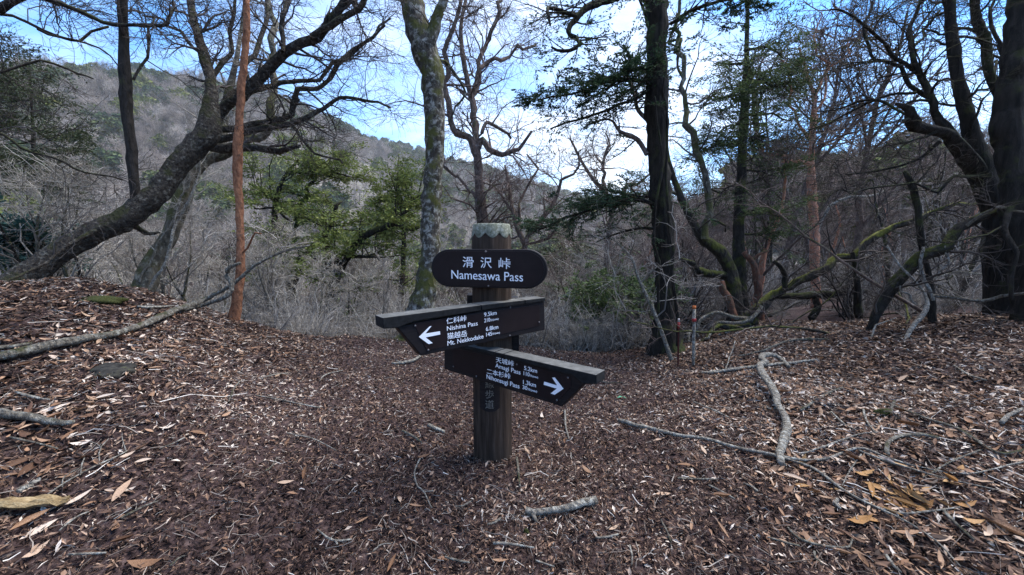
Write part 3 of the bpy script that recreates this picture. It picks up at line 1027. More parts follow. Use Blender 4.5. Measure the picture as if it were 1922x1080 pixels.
tree('overhanging_beech', 'dark beech limbs reaching in from beyond the upper left edge', 'tree', [
    dict(pts=[(-330, 640, 34), (-300, 400, 30), (-250, 200, 26), (-200, 100, 22)], t=(2.9, 3.0), dens=0),
    dict(pts=[(-215, 120, 18), (-120, 60, 15), (0, 18, 12), (50, 3, 9), (100, 5, 8), (150, 22, 7), (200, 44, 6), (250, 50, 5), (310, 52, 4.5), (317, 25, 4), (324, -20, 3)], t=(3.0, 3.6), u0=.4, dens=1.2),
    dict(pts=[(-60, 30, 8), (10, 28, 5), (70, 55, 4.5), (140, 75, 4), (165, 60, 3.5), (205, 50, 3)], t=(3.2, 3.8)),
    dict(pts=[(70, 55, 4), (100, 68, 4), (150, 80, 3), (190, 98, 2.5), (215, 125, 1.5)], t=(3.4, 3.9)),
    dict(pts=[(-240, 200, 10), (-100, 170, 7), (20, 135, 4), (90, 122, 3.5), (150, 135, 3), (180, 150, 2)], t=(3.0, 3.9)),
    dict(pts=[(-260, 260, 10), (-100, 240, 7), (0, 248, 5), (60, 280, 4), (120, 300, 3.5), (160, 320, 3), (240, 338, 2)], t=(3.0, 4.0)),
], M_darker, M_twig, seed=7)

tree('mossy_beech', 'grey moss-flecked trunk standing just behind the leaning beech', 'tree', [
    dict(pts=[(268, 545, 24), (290, 490, 22), (320, 440, 20), (350, 350, 17), (385, 303, 13), (415, 280, 11), (418, 240, 11), (425, 190, 9), (440, 130, 6), (452, 60, 4), (462, -10, 3), (468, -50, 2)], t=(4.7, 5.6), dens=.5, u0=.5),
    dict(pts=[(282, 540, 4), (318, 470, 4), (330, 420, 4), (362, 345, 3), (384, 300, 2)], t=(4.6, 4.95), dens=.5, name='vine', mat=M_pale),
    dict(pts=[(262, 530, 3), (305, 440, 3), (338, 380, 3), (372, 315, 2)], t=(4.6, 4.95), dens=.5, name='vine', mat=M_greydead),
    dict(pts=[(385, 305, 9), (425, 290, 7), (470, 262, 9), (500, 255, 9), (512, 200, 9), (516, 125, 8), (506, 25, 7), (502, -20, 6)], t=(5.2, 5.6), dens=.5),
], M_mossgrey, M_twigpale, seed=5)

tree('red_barked_tree', 'slim smooth orange-red trunk on the left edge of the clearing', 'tree', [
    dict(pts=[(440, 592, 14), (446, 560, 12), (452, 500, 11), (450, 400, 11), (446, 300, 12), (451, 200, 10.5), (458, 120, 9), (463, 50, 8), (461, -40, 7)], t=(3.9, 3.7), dens=.0),
    dict(pts=[(450, 495, 4), (452, 470, 3), (470, 445, 2.5), (490, 440, 2)], t=(3.9, 3.7), dens=.4),
], M_red, M_twig, seed=6)

tree('lichened_beech', 'tall straight beech with pale lichen blotches behind the left of the sign', 'tree', [
    dict(pts=[(790, 612, 33), (796, 560, 24), (805, 500, 21), (808, 425, 20), (812, 350, 19.5), (817, 275, 19), (815, 200, 19), (813, 145, 21), (800, 100, 23), (785, 50, 24), (765, -30, 26)], t=(5.0, 4.7), dens=0, flare=.5),
    dict(pts=[(790, 110, 15), (806, 72, 13), (823, 30, 11), (842, -20, 10)], t=(4.7, 4.6), dens=.4),
    dict(pts=[(800, 120, 7), (822, 112, 4.5), (850, 118, 3.5), (870, 180, 2.5), (842, 240, 1.5)], t=(4.8, 5.2), dens=.8),
], M_beech, M_twig, seed=8)

tree('forked_bare_tree', 'bare reddish-grey tree forking into several crooked stems right above the signpost', 'tree', [
    dict(pts=[(908, 440, 14), (904, 400, 12), (900, 350, 10), (896, 300, 9), (892, 250, 7), (888, 200, 6), (880, 165, 5.5), (868, 100, 5), (865, 50, 4), (876, -10, 3.5)], t=(8.0, 8.0), u0=.3),
    dict(pts=[(895, 295, 8), (880, 265, 7), (852, 235, 6), (838, 190, 6), (840, 125, 5.5), (843, 95, 5), (853, 50, 4), (866, 0, 3.5)], t=(8, 7.4)),
    dict(pts=[(893, 255, 6), (892, 200, 6), (900, 130, 5), (910, 80, 4.5), (930, 30, 4), (940, -20, 3)], t=(8, 8.6)),
    dict(pts=[(898, 280, 5), (903, 262, 7), (928, 284, 6), (945, 286, 4.5), (968, 278, 4), (995, 262, 2.5)], t=(8, 7.8)),
    dict(pts=[(905, 250, 4), (915, 230, 4), (940, 245, 3.5), (955, 260, 2.5)], t=(8, 8.3)),
    dict(pts=[(888, 170, 4), (915, 120, 4), (960, 100, 3), (1000, 80, 2.5)], t=(8, 8.5)),
    dict(pts=[(900, 390, 4), (880, 350, 3), (850, 320, 2.5), (835, 290, 2)], t=(8, 8.2)),
], M_redgrey, M_twigred, lev=levels(BEECH, Ls=1.7, rs=1.6, ns=.75), seed=9)

tree('small_bare_tree', 'thin spreading bare tree just right of the sign top', 'tree', [
    dict(pts=[(987, 480, 6), (983, 455, 6), (972, 430, 5), (962, 395, 4), (955, 350, 3), (948, 310, 2)], t=(7.5, 7.6)),
    dict(pts=[(985, 465, 5), (1008, 418, 4.5), (1030, 390, 4), (1056, 358, 3.5), (1078, 322, 2.5), (1092, 285, 1.5)], t=(7.5, 7.2)),
    dict(pts=[(972, 430, 4), (985, 380, 3), (998, 340, 2.5), (1010, 300, 1.5)], t=(7.5, 7.9)),
    dict(pts=[(962, 395, 3), (930, 360, 2.5), (912, 330, 1.5)], t=(7.5, 7.7)),
    dict(pts=[(985, 460, 3), (1020, 450, 3), (1050, 420, 2)], t=(7.5, 7.0)),
], M_redgrey, M_twigred, lev=levels(BEECH, Ls=1.4, rs=1.5), seed=10)
tree('crooked_bare_tree', 'small crooked bare tree against the bright cloud left of the dark fir', 'tree', [
    dict(pts=[(1142, 455, 6), (1148, 400, 5), (1138, 365, 5), (1112, 335, 4), (1090, 300, 3), (1070, 260, 2)], t=(10, 10)),
    dict(pts=[(1140, 370, 4), (1130, 330, 3.5), (1128, 300, 3), (1142, 280, 2.5), (1144, 250, 1.5)], t=(10, 10.4)),
    dict(pts=[(1145, 390, 3), (1180, 360, 3), (1205, 340, 2.5), (1230, 310, 1.5)], t=(10, 9.6)),
], M_redgrey, M_twigred, lev=levels(BEECH, Ls=1.7, rs=1.7), seed=12)

# ---- the big dark fir
FIR = [dict(n=12, L=0.55, ang=(40, 70), wig=0.10, up=0.0, flat=0.3, k=5, rmax=0.010, rmin=0.004, rmul=0.45, sides=4),
       dict(n=7, L=0.22, ang=(35, 60), wig=0.10, up=0.0, flat=0.3, k=4, rmax=0.004, rmin=0.002, rmul=0.6, sides=3)]
FIRL = dict(mat=M_needle, size=0.036, m=26, aspect=.36, flat=.4, spread=.012)
SPARSE = dict(mat=M_needle, size=0.034, m=7, aspect=.42, flat=.5, spread=.015)
tree('dark_fir', 'massive near-black fir trunk with flat dark needle sprays right of the sign', 'tree', [
    dict(pts=[(1250, 662, 31), (1249, 620, 27), (1248, 560, 24), (1245, 450, 22.5), (1240, 375, 22), (1236, 300, 22), (1233, 225, 22), (1232, 150, 23), (1231, 75, 23), (1231, -40, 24)], t=(4.55, 4.4), dens=0, flare=.35),
    dict(pts=[(1230, 160, 5), (1195, 150, 5), (1150, 152, 4), (1105, 165, 3), (1060, 178, 2.5), (1012, 188, 2)], t=(4.4, 4.0), u0=.08, dens=2.2, foliage=FIRL),
    dict(pts=[(1230, 125, 5), (1190, 130, 4), (1145, 138, 3), (1110, 150, 2)], t=(4.4, 4.5), u0=.08, dens=2.6, foliage=FIRL),
    dict(pts=[(1230, 160, 4), (1190, 185, 3.5), (1140, 205, 3), (1090, 222, 2.5), (1035, 240, 1.5)], t=(4.4, 4.3), u0=.2, dens=1.6, foliage=SPARSE),
    dict(pts=[(1215, 290, 5), (1195, 262, 5), (1165, 248, 4), (1145, 225, 3), (1105, 232, 2)], t=(4.45, 4.8), dens=1.4, foliage=SPARSE, mat=M_redgrey),
    dict(pts=[(1218, 230, 5), (1200, 205, 4.5), (1188, 170, 4), (1172, 135, 3)], t=(4.45, 4.9), dens=1.2, foliage=SPARSE, mat=M_redgrey),
    dict(pts=[(1232, 385, 5), (1195, 374, 4.5), (1150, 382, 4), (1105, 395, 3), (1060, 412, 2.5), (1012, 432, 1.5)], t=(4.45, 5.0), u0=.08, dens=2.6, foliage=FIRL),
    dict(pts=[(1232, 370, 4), (1190, 368, 3), (1140, 376, 2.5), (1100, 388, 2)], t=(4.45, 5.3), u0=.08, dens=2.4, foliage=FIRL),
    dict(pts=[(1234, 430, 4), (1200, 430, 3), (1160, 440, 2.5), (1120, 455, 1.5)], t=(4.45, 5.0), dens=1.2, foliage=SPARSE),
    dict(pts=[(1240, 20, 9), (1190, -14, 9), (1150, -2, 9), (1105, 12, 8), (1082, 36, 6), (1068, 60, 4.5), (1084, 68, 4), (1085, 82, 3.5), (1050, 91, 3), (1032, 86, 2)], t=(4.4, 3.9), dens=1.0, u0=.35, foliage=SPARSE),
    dict(pts=[(1082, 32, 5), (1060, 22, 4), (1030, 16, 4), (1032, 50, 2)], t=(4.0, 3.8), dens=1.6),
    dict(pts=[(1258, 45, 4), (1290, 25, 4), (1330, 8, 3.5), (1380, -5, 3), (1420, -10, 2)], t=(4.4, 4.2), dens=2.4, foliage=FIRL),
    dict(pts=[(1216, 50, 3), (1210, 20, 3), (1195, -10, 2.5)], t=(4.4, 4.2), dens=1.5, foliage=SPARSE),
    dict(pts=[(1272, 650, 4), (1275, 600, 4), (1268, 540, 4), (1262, 480, 4), (1258, 420, 3.5), (1250, 340, 3), (1252, 240, 3), (1245, 130, 2.5)], t=(4.3, 4.15), dens=0, name='vine'),
    dict(pts=[(1232, 640, 3), (1235, 520, 3), (1228, 400, 2.5), (1240, 300, 2.5), (1226, 180, 2)], t=(4.25, 4.12), dens=0, name='vine'),
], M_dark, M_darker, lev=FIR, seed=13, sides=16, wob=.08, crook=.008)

# ---- fir with the crooked mossy stems right of it
HF = dict(mat=M_needleg, size=0.05, m=17, aspect=.36, flat=.4, spread=.03)
FIR2 = levels(FIR, Ls=1.4, rs=1.2)
hl = []
for i_, (y0, s_, ln_) in enumerate([(95, 1, 80), (120, -1, 55), (150, 1, 100), (190, -1, 70), (215, 1, 90), (255, 1, 70), (270, -1, 60), (320, 1, 85), (345, -1, 75), (400, 1, 75), (440, 1, 60), (130, 1, 60), (240, -1, 45)]):
    x0 = 1397 - (y0 - 100) * .02
    hl.append(dict(pts=[(x0, y0, 3.5), (x0 + s_ * ln_ * .5, y0 - 4 + i_ % 3 * 6, 2.5), (x0 + s_ * ln_, y0 + 12 - i_ % 4 * 5, 1.5)], t=(7.0, 7.0 + (i_ % 3 - 1) * .7), u0=.12, dens=1.6, foliage=HF))
tree('slender_fir', 'slender moss-dark fir right of the massive trunk with thin tiers of needles', 'tree', [
    dict(pts=[(1392, 600, 19), (1388, 545, 15), (1386, 450, 14), (1390, 350, 13), (1395, 250, 11), (1400, 150, 8), (1402, 75, 5), (1403, -30, 4)], t=(6.9, 7.0), dens=0.25, u0=.4, flare=.4)] + hl, M_mosslow, M_darker, lev=FIR2, seed=14, crook=.01)
tree('crooked_mossy_tree', 'crooked mossy tree with curving stems between the two firs', 'tree', [
    dict(pts=[(1378, 600, 20), (1374, 530, 18), (1362, 490, 15), (1342, 465, 13), (1318, 448, 11), (1292, 402, 9), (1268, 345, 7), (1254, 300, 5), (1250, 250, 4)], t=(6.3, 6.0), dens=.4, u0=.5),
    dict(pts=[(1322, 450, 9), (1330, 400, 8), (1328, 345, 8), (1313, 300, 7), (1292, 250, 7), (1282, 190, 6), (1283, 130, 5.5), (1276, 60, 4.5), (1284, -20, 3.5)], t=(6.1, 6.3), dens=.6, mat=M_mossgrey),
    dict(pts=[(1368, 520, 10), (1330, 510, 9), (1290, 496, 7), (1270, 488, 4)], t=(6.25, 5.8), dens=.3),
    dict(pts=[(1285, 150, 4), (1272, 120, 3), (1262, 70, 2.5), (1268, 20, 2)], t=(6.25, 6.6)),
    dict(pts=[(1330, 390, 4), (1342, 410, 3), (1350, 440, 2)], t=(6.15, 6.4)),
], M_mosslow, M_twig, lev=levels(BEECH, Ls=1.2, rs=1.1, ns=.8), seed=15)
tree('broken_red_stump', 'broken reddish double stump behind the mossy roots', 'stump', [
    dict(pts=[(1423, 555, 10), (1420, 520, 9), (1412, 492, 8), (1395, 474, 6)], t=(6.6, 6.6), dens=0),
    dict(pts=[(1412, 492, 6), (1422, 478, 4), (1440, 474, 2)], t=(6.6, 6.7), dens=0),
    dict(pts=[(1380, 600, 8), (1366, 560, 8), (1350, 528, 7)], t=(5.9, 6.0), dens=0),
], M_redstump, M_twig, seed=16, twigs=False, trunk_name='stem')
tree('red_pine', 'bare tree with flaking red trunk standing in the right-hand wood', 'tree', [
    dict(pts=[(1532, 590, 13), (1530, 520, 11), (1528, 425, 11), (1523, 350, 10.5), (1523, 300, 8.5), (1526, 245, 7), (1528, 190, 5.5), (1518, 150, 4), (1500, 90, 3)], t=(8.2, 8.2), u0=.55),
    dict(pts=[(1521, 310, 6), (1500, 303, 5), (1470, 298, 4), (1440, 285, 3), (1425, 260, 2)], t=(8.2, 7.7)),
    dict(pts=[(1534, 440, 5), (1545, 405, 5), (1562, 385, 4), (1595, 374, 3), (1640, 360, 2)], t=(8.2, 7.9), mat=M_pale, dens=.5),
    dict(pts=[(1526, 240, 4), (1545, 190, 3), (1560, 130, 2.5), (1590, 80, 1.5)], t=(8.2, 8.5)),
    dict(pts=[(1518, 260, 4), (1500, 220, 3), (1480, 160, 2.5), (1465, 120, 1.5)], t=(8.2, 7.7)),
    dict(pts=[(1528, 190, 4), (1540, 140, 3), (1530, 80, 2.5), (1535, 20, 1.5)], t=(8.2, 8.0)),
], M_redpale, M_twigred, lev=levels(BEECH, Ls=2.0, rs=1.9, ns=.7), seed=17)

# ---- many-stemmed dark tree at the right edge
tree('many_stemmed_tree', 'huge dark many-stemmed tree with a broken limb near the right edge', 'tree', [
    dict(pts=[(1885, 600, 42), (1880, 520, 40), (1872, 430, 38), (1862, 380, 34), (1842, 312, 28), (1825, 250, 22), (1806, 180, 18), (1790, 100, 16), (1780, 0, 15), (1775, -50, 14)], t=(4.0, 4.1), dens=.3, u0=.55, flare=.3),
    dict(pts=[(1850, 350, 26), (1805, 285, 20), (1775, 255, 16), (1742, 240, 14), (1715, 226, 14), (1690, 208, 9), (1677, 198, 4)], t=(4.1, 3.8), dens=.2),
    dict(pts=[(1792, 262, 14), (1766, 215, 12), (1745, 185, 10), (1724, 140, 8), (1713, 90, 6), (1720, 40, 5), (1735, -20, 4)], t=(4.0, 4.2)),
    dict(pts=[(1745, 185, 7), (1710, 165, 6), (1672, 120, 5), (1640, 100, 4.5), (1615, 60, 4), (1630, 10, 3)], t=(4.1, 4.4)),
    dict(pts=[(1724, 140, 6), (1680, 105, 5), (1650, 60, 4), (1600, 35, 3), (1560, 20, 2)], t=(4.15, 4.0)),
    dict(pts=[(1700, 215, 4), (1640, 190, 4), (1580, 205, 3), (1530, 215, 2)], t=(3.9, 4.5)),
    dict(pts=[(1720, 175, 5), (1670, 180, 4), (1610, 205, 3.5), (1560, 225, 2.5), (1490, 262, 1.5)], t=(4.0, 4.6)),
    dict(pts=[(1713, 90, 5), (1745, 60, 4), (1770, 20, 3)], t=(4.2, 4.4)),
    dict(pts=[(1884, 210, 14), (1865, 145, 13), (1848, 70, 13), (1822, 0, 12), (1812, -40, 11)], t=(4.2, 4.3), dens=.4),
    dict(pts=[(1850, 70, 6), (1810, 55, 5), (1770, 75, 4), (1720, 60, 2.5)], t=(4.3, 4.7)),
    dict(pts=[(1800, 175, 5), (1850, 165, 4), (1880, 120, 3)], t=(4.1, 4.6)),
    dict(pts=[(1765, 265, 6), (1720, 300, 4), (1660, 320, 3), (1590, 330, 2)], t=(3.95, 4.4)),
    dict(pts=[(1850, 330, 6), (1800, 330, 5), (1740, 350, 4), (1650, 345, 2.5), (1580, 360, 2)], t=(4.0, 3.6)),
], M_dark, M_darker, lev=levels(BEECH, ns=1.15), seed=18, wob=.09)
tree('edge_trunk', 'thick black trunk cut by the right edge of the view', 'tree', [
    dict(pts=[(1945, 640, 50), (1927, 500, 44), (1908, 380, 41), (1898, 300, 38), (1893, 230, 36), (1900, 150, 34), (1908, 80, 32), (1918, -40, 30)], t=(3.55, 3.7), dens=0, flare=.25),
    dict(pts=[(1900, 150, 8), (1870, 110, 6), (1850, 40, 5), (1860, -20, 4)], t=(3.7, 4.0), dens=.8),
    dict(pts=[(1898, 388, 10), (1880, 440, 8), (1890, 500, 7), (1900, 560, 6)], t=(3.5, 3.4), dens=0.2),
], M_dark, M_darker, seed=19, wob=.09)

# ---- fallen and leaning trunks on the right
tree('fallen_mossy_trunk', 'fallen trunk with bright yellow-green moss rising right from a root plate', 'fallen tree', [
    dict(pts=[(1392, 640, 22), (1412, 612, 17), (1440, 565, 13.5), (1475, 540, 12), (1516, 514, 12), (1562, 492, 10), (1607, 470, 9), (1650, 447, 9), (1700, 426, 9), (1740, 404, 8), (1800, 388, 6), (1862, 378, 4)], t=(5.6, 5.0), dens=1.0, u0=.1, kink=.035),
    dict(pts=[(1410, 600, 8), (1380, 592, 5), (1352, 588, 4), (1335, 592, 4), (1318, 606, 4), (1311, 628, 4)], t=(5.5, 5.3), dens=0, name='root', mat=M_greydead),
    dict(pts=[(1405, 612, 9), (1370, 615, 7), (1335, 622, 5), (1308, 640, 3)], t=(5.4, 5.2), dens=0, name='root', mat=M_mosslow),
    dict(pts=[(1430, 575, 4), (1400, 605, 4), (1360, 612, 3), (1320, 630, 3)], t=(5.4, 5.2), dens=0, name='root', mat=M_greydead),
    dict(pts=[(1310, 632, 4), (1300, 622, 4), (1288, 630, 4), (1286, 648, 4)], t=(5.25, 5.1), dens=0, name='root', mat=M_greydead),
    dict(pts=[(1415, 620, 10), (1425, 640, 9), (1440, 652, 6)], t=(5.5, 5.3), dens=0, name='root', mat=M_moss),
    dict(pts=[(1475, 545, 6), (1463, 515, 6), (1452, 490, 5)], t=(5.4, 5.4), dens=0, name='snag', mat=M_dark),
    dict(pts=[(1600, 474, 5), (1604, 510, 8), (1612, 550, 9), (1615, 590, 10)], t=(5.25, 5.3), dens=0, name='snag', mat=M_dark),
], M_moss, M_twig, seed=20, drop=False, wob=.14)
tree('leaning_dark_trunk', 'dark mossy trunk leaning from the bank up to the right edge', 'fallen tree', [
    dict(pts=[(1632, 622, 11), (1645, 590, 14), (1670, 546, 16), (1707, 507, 15), (1747, 472, 15), (1785, 440, 14), (1825, 416, 13), (1862, 396, 11), (1922, 384, 9)], t=(4.35, 3.7), dens=.8, u0=.1, kink=.03),
    dict(pts=[(1815, 424, 6), (1870, 384, 5), (1930, 388, 4)], t=(3.8, 3.4), dens=.3, mat=M_greydead),
], M_mosslow, M_twig, seed=21, drop=False, wob=.13)
tree('fallen_dark_log', 'dark log lying level behind the mossy fallen trunk', 'log', [
    dict(pts=[(1455, 556, 7), (1500, 556, 9), (1535, 553, 10), (1575, 552, 8), (1625, 547, 6)], t=(5.9, 6.0), dens=.6),
    dict(pts=[(1530, 556, 7), (1531, 580, 8), (1528, 600, 9)], t=(5.95, 5.9), dens=0, name='snag'),
], M_dark, M_twig, seed=22, drop=False, trunk_name='stem')
tree('dead_snag', 'thin dead dark stem with a pale forked lower limb in the right thicket', 'snag', [
    dict(pts=[(1752, 640, 15), (1750, 600, 11), (1749, 560, 9), (1740, 500, 8), (1728, 450, 9), (1723, 390, 9), (1712, 350, 9), (1698, 322, 6)], t=(4.1, 4.2), dens=.15, u0=.3),
    dict(pts=[(1752, 565, 5), (1748, 530, 6), (1738, 500, 5), (1733, 474, 4)], t=(3.95, 4.0), dens=0, mat=M_pale),
    dict(pts=[(1755, 522, 2.5), (1772, 495, 3), (1776, 465, 2)], t=(3.95, 3.9), dens=0, mat=M_pale),
    dict(pts=[(1752, 556, 6), (1790, 556, 6), (1850, 558, 6), (1930, 545, 5)], t=(4.0, 3.4), dens=.4, mat=M_greydead),
], M_dark, M_twig, seed=23)
tree('pale_dead_branch', 'pale crooked dead branch propped against the thin dead stem', 'branch', [
    dict(pts=[(1629, 716, 4), (1662, 690, 5), (1690, 662, 6), (1708, 620, 6), (1738, 582, 7), (1738, 556, 5), (1715, 525, 4), (1690, 500, 3), (1665, 462, 3)], t=(3.35, 4.2), dens=0),
    dict(pts=[(1720, 572, 3), (1705, 550, 3), (1692, 533, 2)], t=(4.0, 4.0), dens=0),
    dict(pts=[(1590, 668, 3), (1620, 645, 2.5), (1650, 620, 2), (1680, 596, 1.5)], t=(3.7, 4.1), dens=0),
], M_pale, M_twigpale, seed=24, drop=False, trunk_name='stem')
tree('pale_sapling', 'pale slender sapling leaning across the base of the massive fir', 'sapling', [
    dict(pts=[(1256, 664, 5), (1240, 618, 4.5), (1226, 583, 4), (1200, 527, 3.2), (1187, 487, 2.6), (1165, 462, 2), (1147, 447, 1.4)], t=(4.0, 4.2), u0=.4, dens=.55),
    dict(pts=[(1203, 530, 2.2), (1230, 503, 2), (1262, 493, 1.4), (1285, 470, 1)], t=(4.12, 4.0), dens=.5),
    dict(pts=[(1226, 583, 1.5), (1180, 590, 1.5), (1150, 575, 1)], t=(4.1, 4.2), dens=.5),
], M_greydead, M_twigmid, seed=25, lev=BEECH[:2] + [dict(BEECH[2], n=3)])

# ---- evergreens on the slope to the left of the sign
EG = [dict(n=8, L=1.1, ang=(40, 70), wig=0.18, up=0.03, flat=0.3, k=5, rmax=0.02, rmin=0.007, rmul=0.5, sides=4),
      dict(n=7, L=0.5, ang=(35, 65), wig=0.2, up=0.02, flat=0.3, k=4, rmax=0.007, rmin=0.004, rmul=0.6, sides=3)]
OL = dict(mat=M_needle2, size=0.058, m=46, aspect=.5, flat=.3, spread=.07)
OR = dict(mat=M_needleor, size=0.06, m=34, aspect=.5, flat=.3, spread=.06)
tree('olive_evergreen', 'layered olive-green evergreen on two dark stems left of the sign', 'tree', [
    dict(pts=[(548, 610, 10), (545, 560, 9), (538, 500, 9), (528, 460, 9), (516, 420, 8), (520, 370, 6), (535, 330, 4), (560, 300, 3)], t=(9, 9), dens=.5, u0=.45, foliage=OL),
    dict(pts=[(548, 560, 8), (560, 480, 7), (555, 410, 6), (580, 350, 4), (590, 310, 3)], t=(9.1, 9.5), dens=.6, u0=.4, foliage=OL),
    dict(pts=[(520, 380, 5), (490, 360, 3.5), (465, 350, 2.5)], t=(9, 8.8), dens=1.2, foliage=OL),
    dict(pts=[(535, 330, 4), (575, 325, 3), (620, 330, 2.5), (650, 338, 2)], t=(9, 9.0), dens=1.3, foliage=OL),
    dict(pts=[(550, 420, 4), (520, 400, 3), (480, 395, 2)], t=(9, 8.6), dens=1.0, foliage=OL),
], M_dark, M_darker, lev=EG, seed=26)
tree('low_evergreen', 'lower olive evergreen with a branch arching right towards the lichened beech', 'tree', [
    dict(pts=[(612, 620, 12), (618, 560, 10), (632, 520, 9), (655, 480, 8), (682, 445, 8), (712, 432, 7), (742, 420, 6), (765, 432, 4), (792, 425, 3)], t=(7.5, 7.2), dens=.35, u0=.3, foliage=OL),
    dict(pts=[(640, 505, 7), (615, 440, 6), (628, 410, 5), (625, 380, 3)], t=(7.5, 7.8), dens=.8, foliage=OL),
    dict(pts=[(655, 480, 5), (690, 478, 3.5), (715, 482, 2.5)], t=(7.4, 7.3), dens=1.3, foliage=OL),
    dict(pts=[(640, 520, 5), (605, 490, 4), (590, 480, 2.5)], t=(7.5, 7.3), dens=1.2, foliage=OL),
    dict(pts=[(740, 422, 4), (755, 395, 3.5), (770, 375, 2.5)], t=(7.2, 7.6), dens=1.8, foliage=OL),
], M_dark, M_darker, lev=EG, seed=27)
tree('bronzed_evergreen', 'small evergreen with bronze-tipped leaves beside the lichened beech', 'tree', [
    dict(pts=[(752, 560, 6), (758, 470, 5), (756, 400, 4), (752, 368, 3)], t=(10, 10), dens=.7, u0=.55, foliage=OL),
    dict(pts=[(756, 385, 4), (735, 370, 3), (712, 366, 2)], t=(10, 9.8), dens=1.4, foliage=OR),
    dict(pts=[(756, 380, 4), (775, 366, 3), (786, 362, 2)], t=(10, 9.9), dens=1.6, foliage=OR),
], M_dark, M_darker, lev=EG, seed=28)
DL = dict(mat=M_drab, size=0.06, m=22, aspect=.40, flat=.4, spread=.06)
for i_, (x, yb, yt_, t_, lab) in enumerate([(-40, 470, 60, 8.5, 'dark evergreen filling the left edge of the view'), (60, 480, 130, 9.5, 'dull green conifer behind the left edge evergreen'), (-110, 470, 90, 10, 'dark conifer half out of view at the far left')]):
    lm = [dict(pts=[(x, yb, 8), (x + 4, (yb + yt_) / 2, 6), (x - 4, yt_, 2.5)], t=(t_, t_), dens=.3, u0=.5)]
    gq = np.random.default_rng(40 + i_)
    for q in range(12):
        y0 = yt_ + 20 + (yb - yt_ - 120) * q / 12
        ln_ = 45 + 55 * q / 12
        s_ = 1 if q % 2 else -1
        lm.append(dict(pts=[(x, y0, 3), (x + s_ * ln_ * .5, y0 + gq.uniform(-6, 10), 2), (x + s_ * ln_, y0 + gq.uniform(0, 22), 1.2)], t=(t_, t_ + gq.uniform(-1, 1)), u0=.1, dens=1.0, foliage=DL))
    tree('dark_conifer', lab, 'tree', lm, M_dark, M_darker, lev=levels(EG, Ls=.8), seed=50 + i_)


def leafy_shrub(label, px, py, t, w, h, mat, seed, nst=12, size=.09, m=9, name='evergreen_shrub', sink=.15):
    g = np.random.default_rng(seed)
    p = at(px, py, t)
    gz = float(ground_z(p[0], p[1]))
    H = p[2] - gz
    root = empty(name, (p[0], p[1], gz), label, 'shrub')
    a = g.uniform(0, 2 * np.pi, nst)
    top = np.stack([p[0] + w * np.cos(a) * g.uniform(.2, 1, nst), p[1] + w * np.sin(a) * g.uniform(.2, 1, nst), gz + H + h * g.uniform(-.5, .7, nst)], -1)
    s = np.linspace(0, 1, 7)[None, :, None]
    b0 = np.array([[[p[0], p[1], gz - sink]]])
    P = b0 + (top[:, None] - b0) * np.concatenate([s ** 1.6, s ** 1.6, s ** .8], 2)
    P = P + g.normal(0, .02, P.shape) * s
    R = np.repeat((0.016 * (1 - .7 * np.linspace(0, 1, 7)))[None], nst, 0)
    V, F = tubes(P, R, 5)
    mesh_obj('stems', V, F, M_darker, root, None, True, root.location)
    p1, r1 = grow(g, P, R, 9, w * .7, (35, 70), .2, .05, .4, 5, .5, .006, .003, u0=.55)
    p2, r2 = grow(g, p1, r1, 5, w * .3, (35, 65), .2, .03, .4, 4, .6, .004, .002)
    V, F, rv = merge([(*tubes(p1, r1, 3), np.full(len(p1) * 15, .3)), (*tubes(p2, r2, 3), np.full(len(p2) * 12, .4))])
    mesh_obj('crown', V, F, M_darker, root, rv, True, root.location)
    V, F, rv = leaves_on(g, p2, m, size, .5, .4, .035)
    mesh_obj('foliage', V, F, mat, root, rv, False, root.location)
    return root


leafy_shrub('rounded dark green shrub low behind the massive fir', 1160, 556, 6.3, .95, .30, M_needleg, 61, 18, .06, 16)
leafy_shrub('blue-green leafy shrub at the left edge below the dark conifers', 55, 425, 4.6, .55, .25, M_teal, 62, 12, .07, 8)
leafy_shrub('bright green leafy shrub at the left edge above the blue-green one', 15, 388, 5.6, .4, .15, M_needle2, 63, 10, .08, 7)
leafy_shrub('small glossy shrub at the crest right of the arrow boards', 1085, 650, 6.0, .45, .12, M_teal, 64, 9, .06, 5)
leafy_shrub('yellow-green shrub in the valley just right of the lichened beech', 870, 590, 9.5, .7, .3, M_needle2, 65, 9, .08, 4)
leafy_shrub('dull green shrub among the twigs right of the name plate', 1060, 470, 13, 1.0, .9, M_drab, 66, 10, .12, 7)

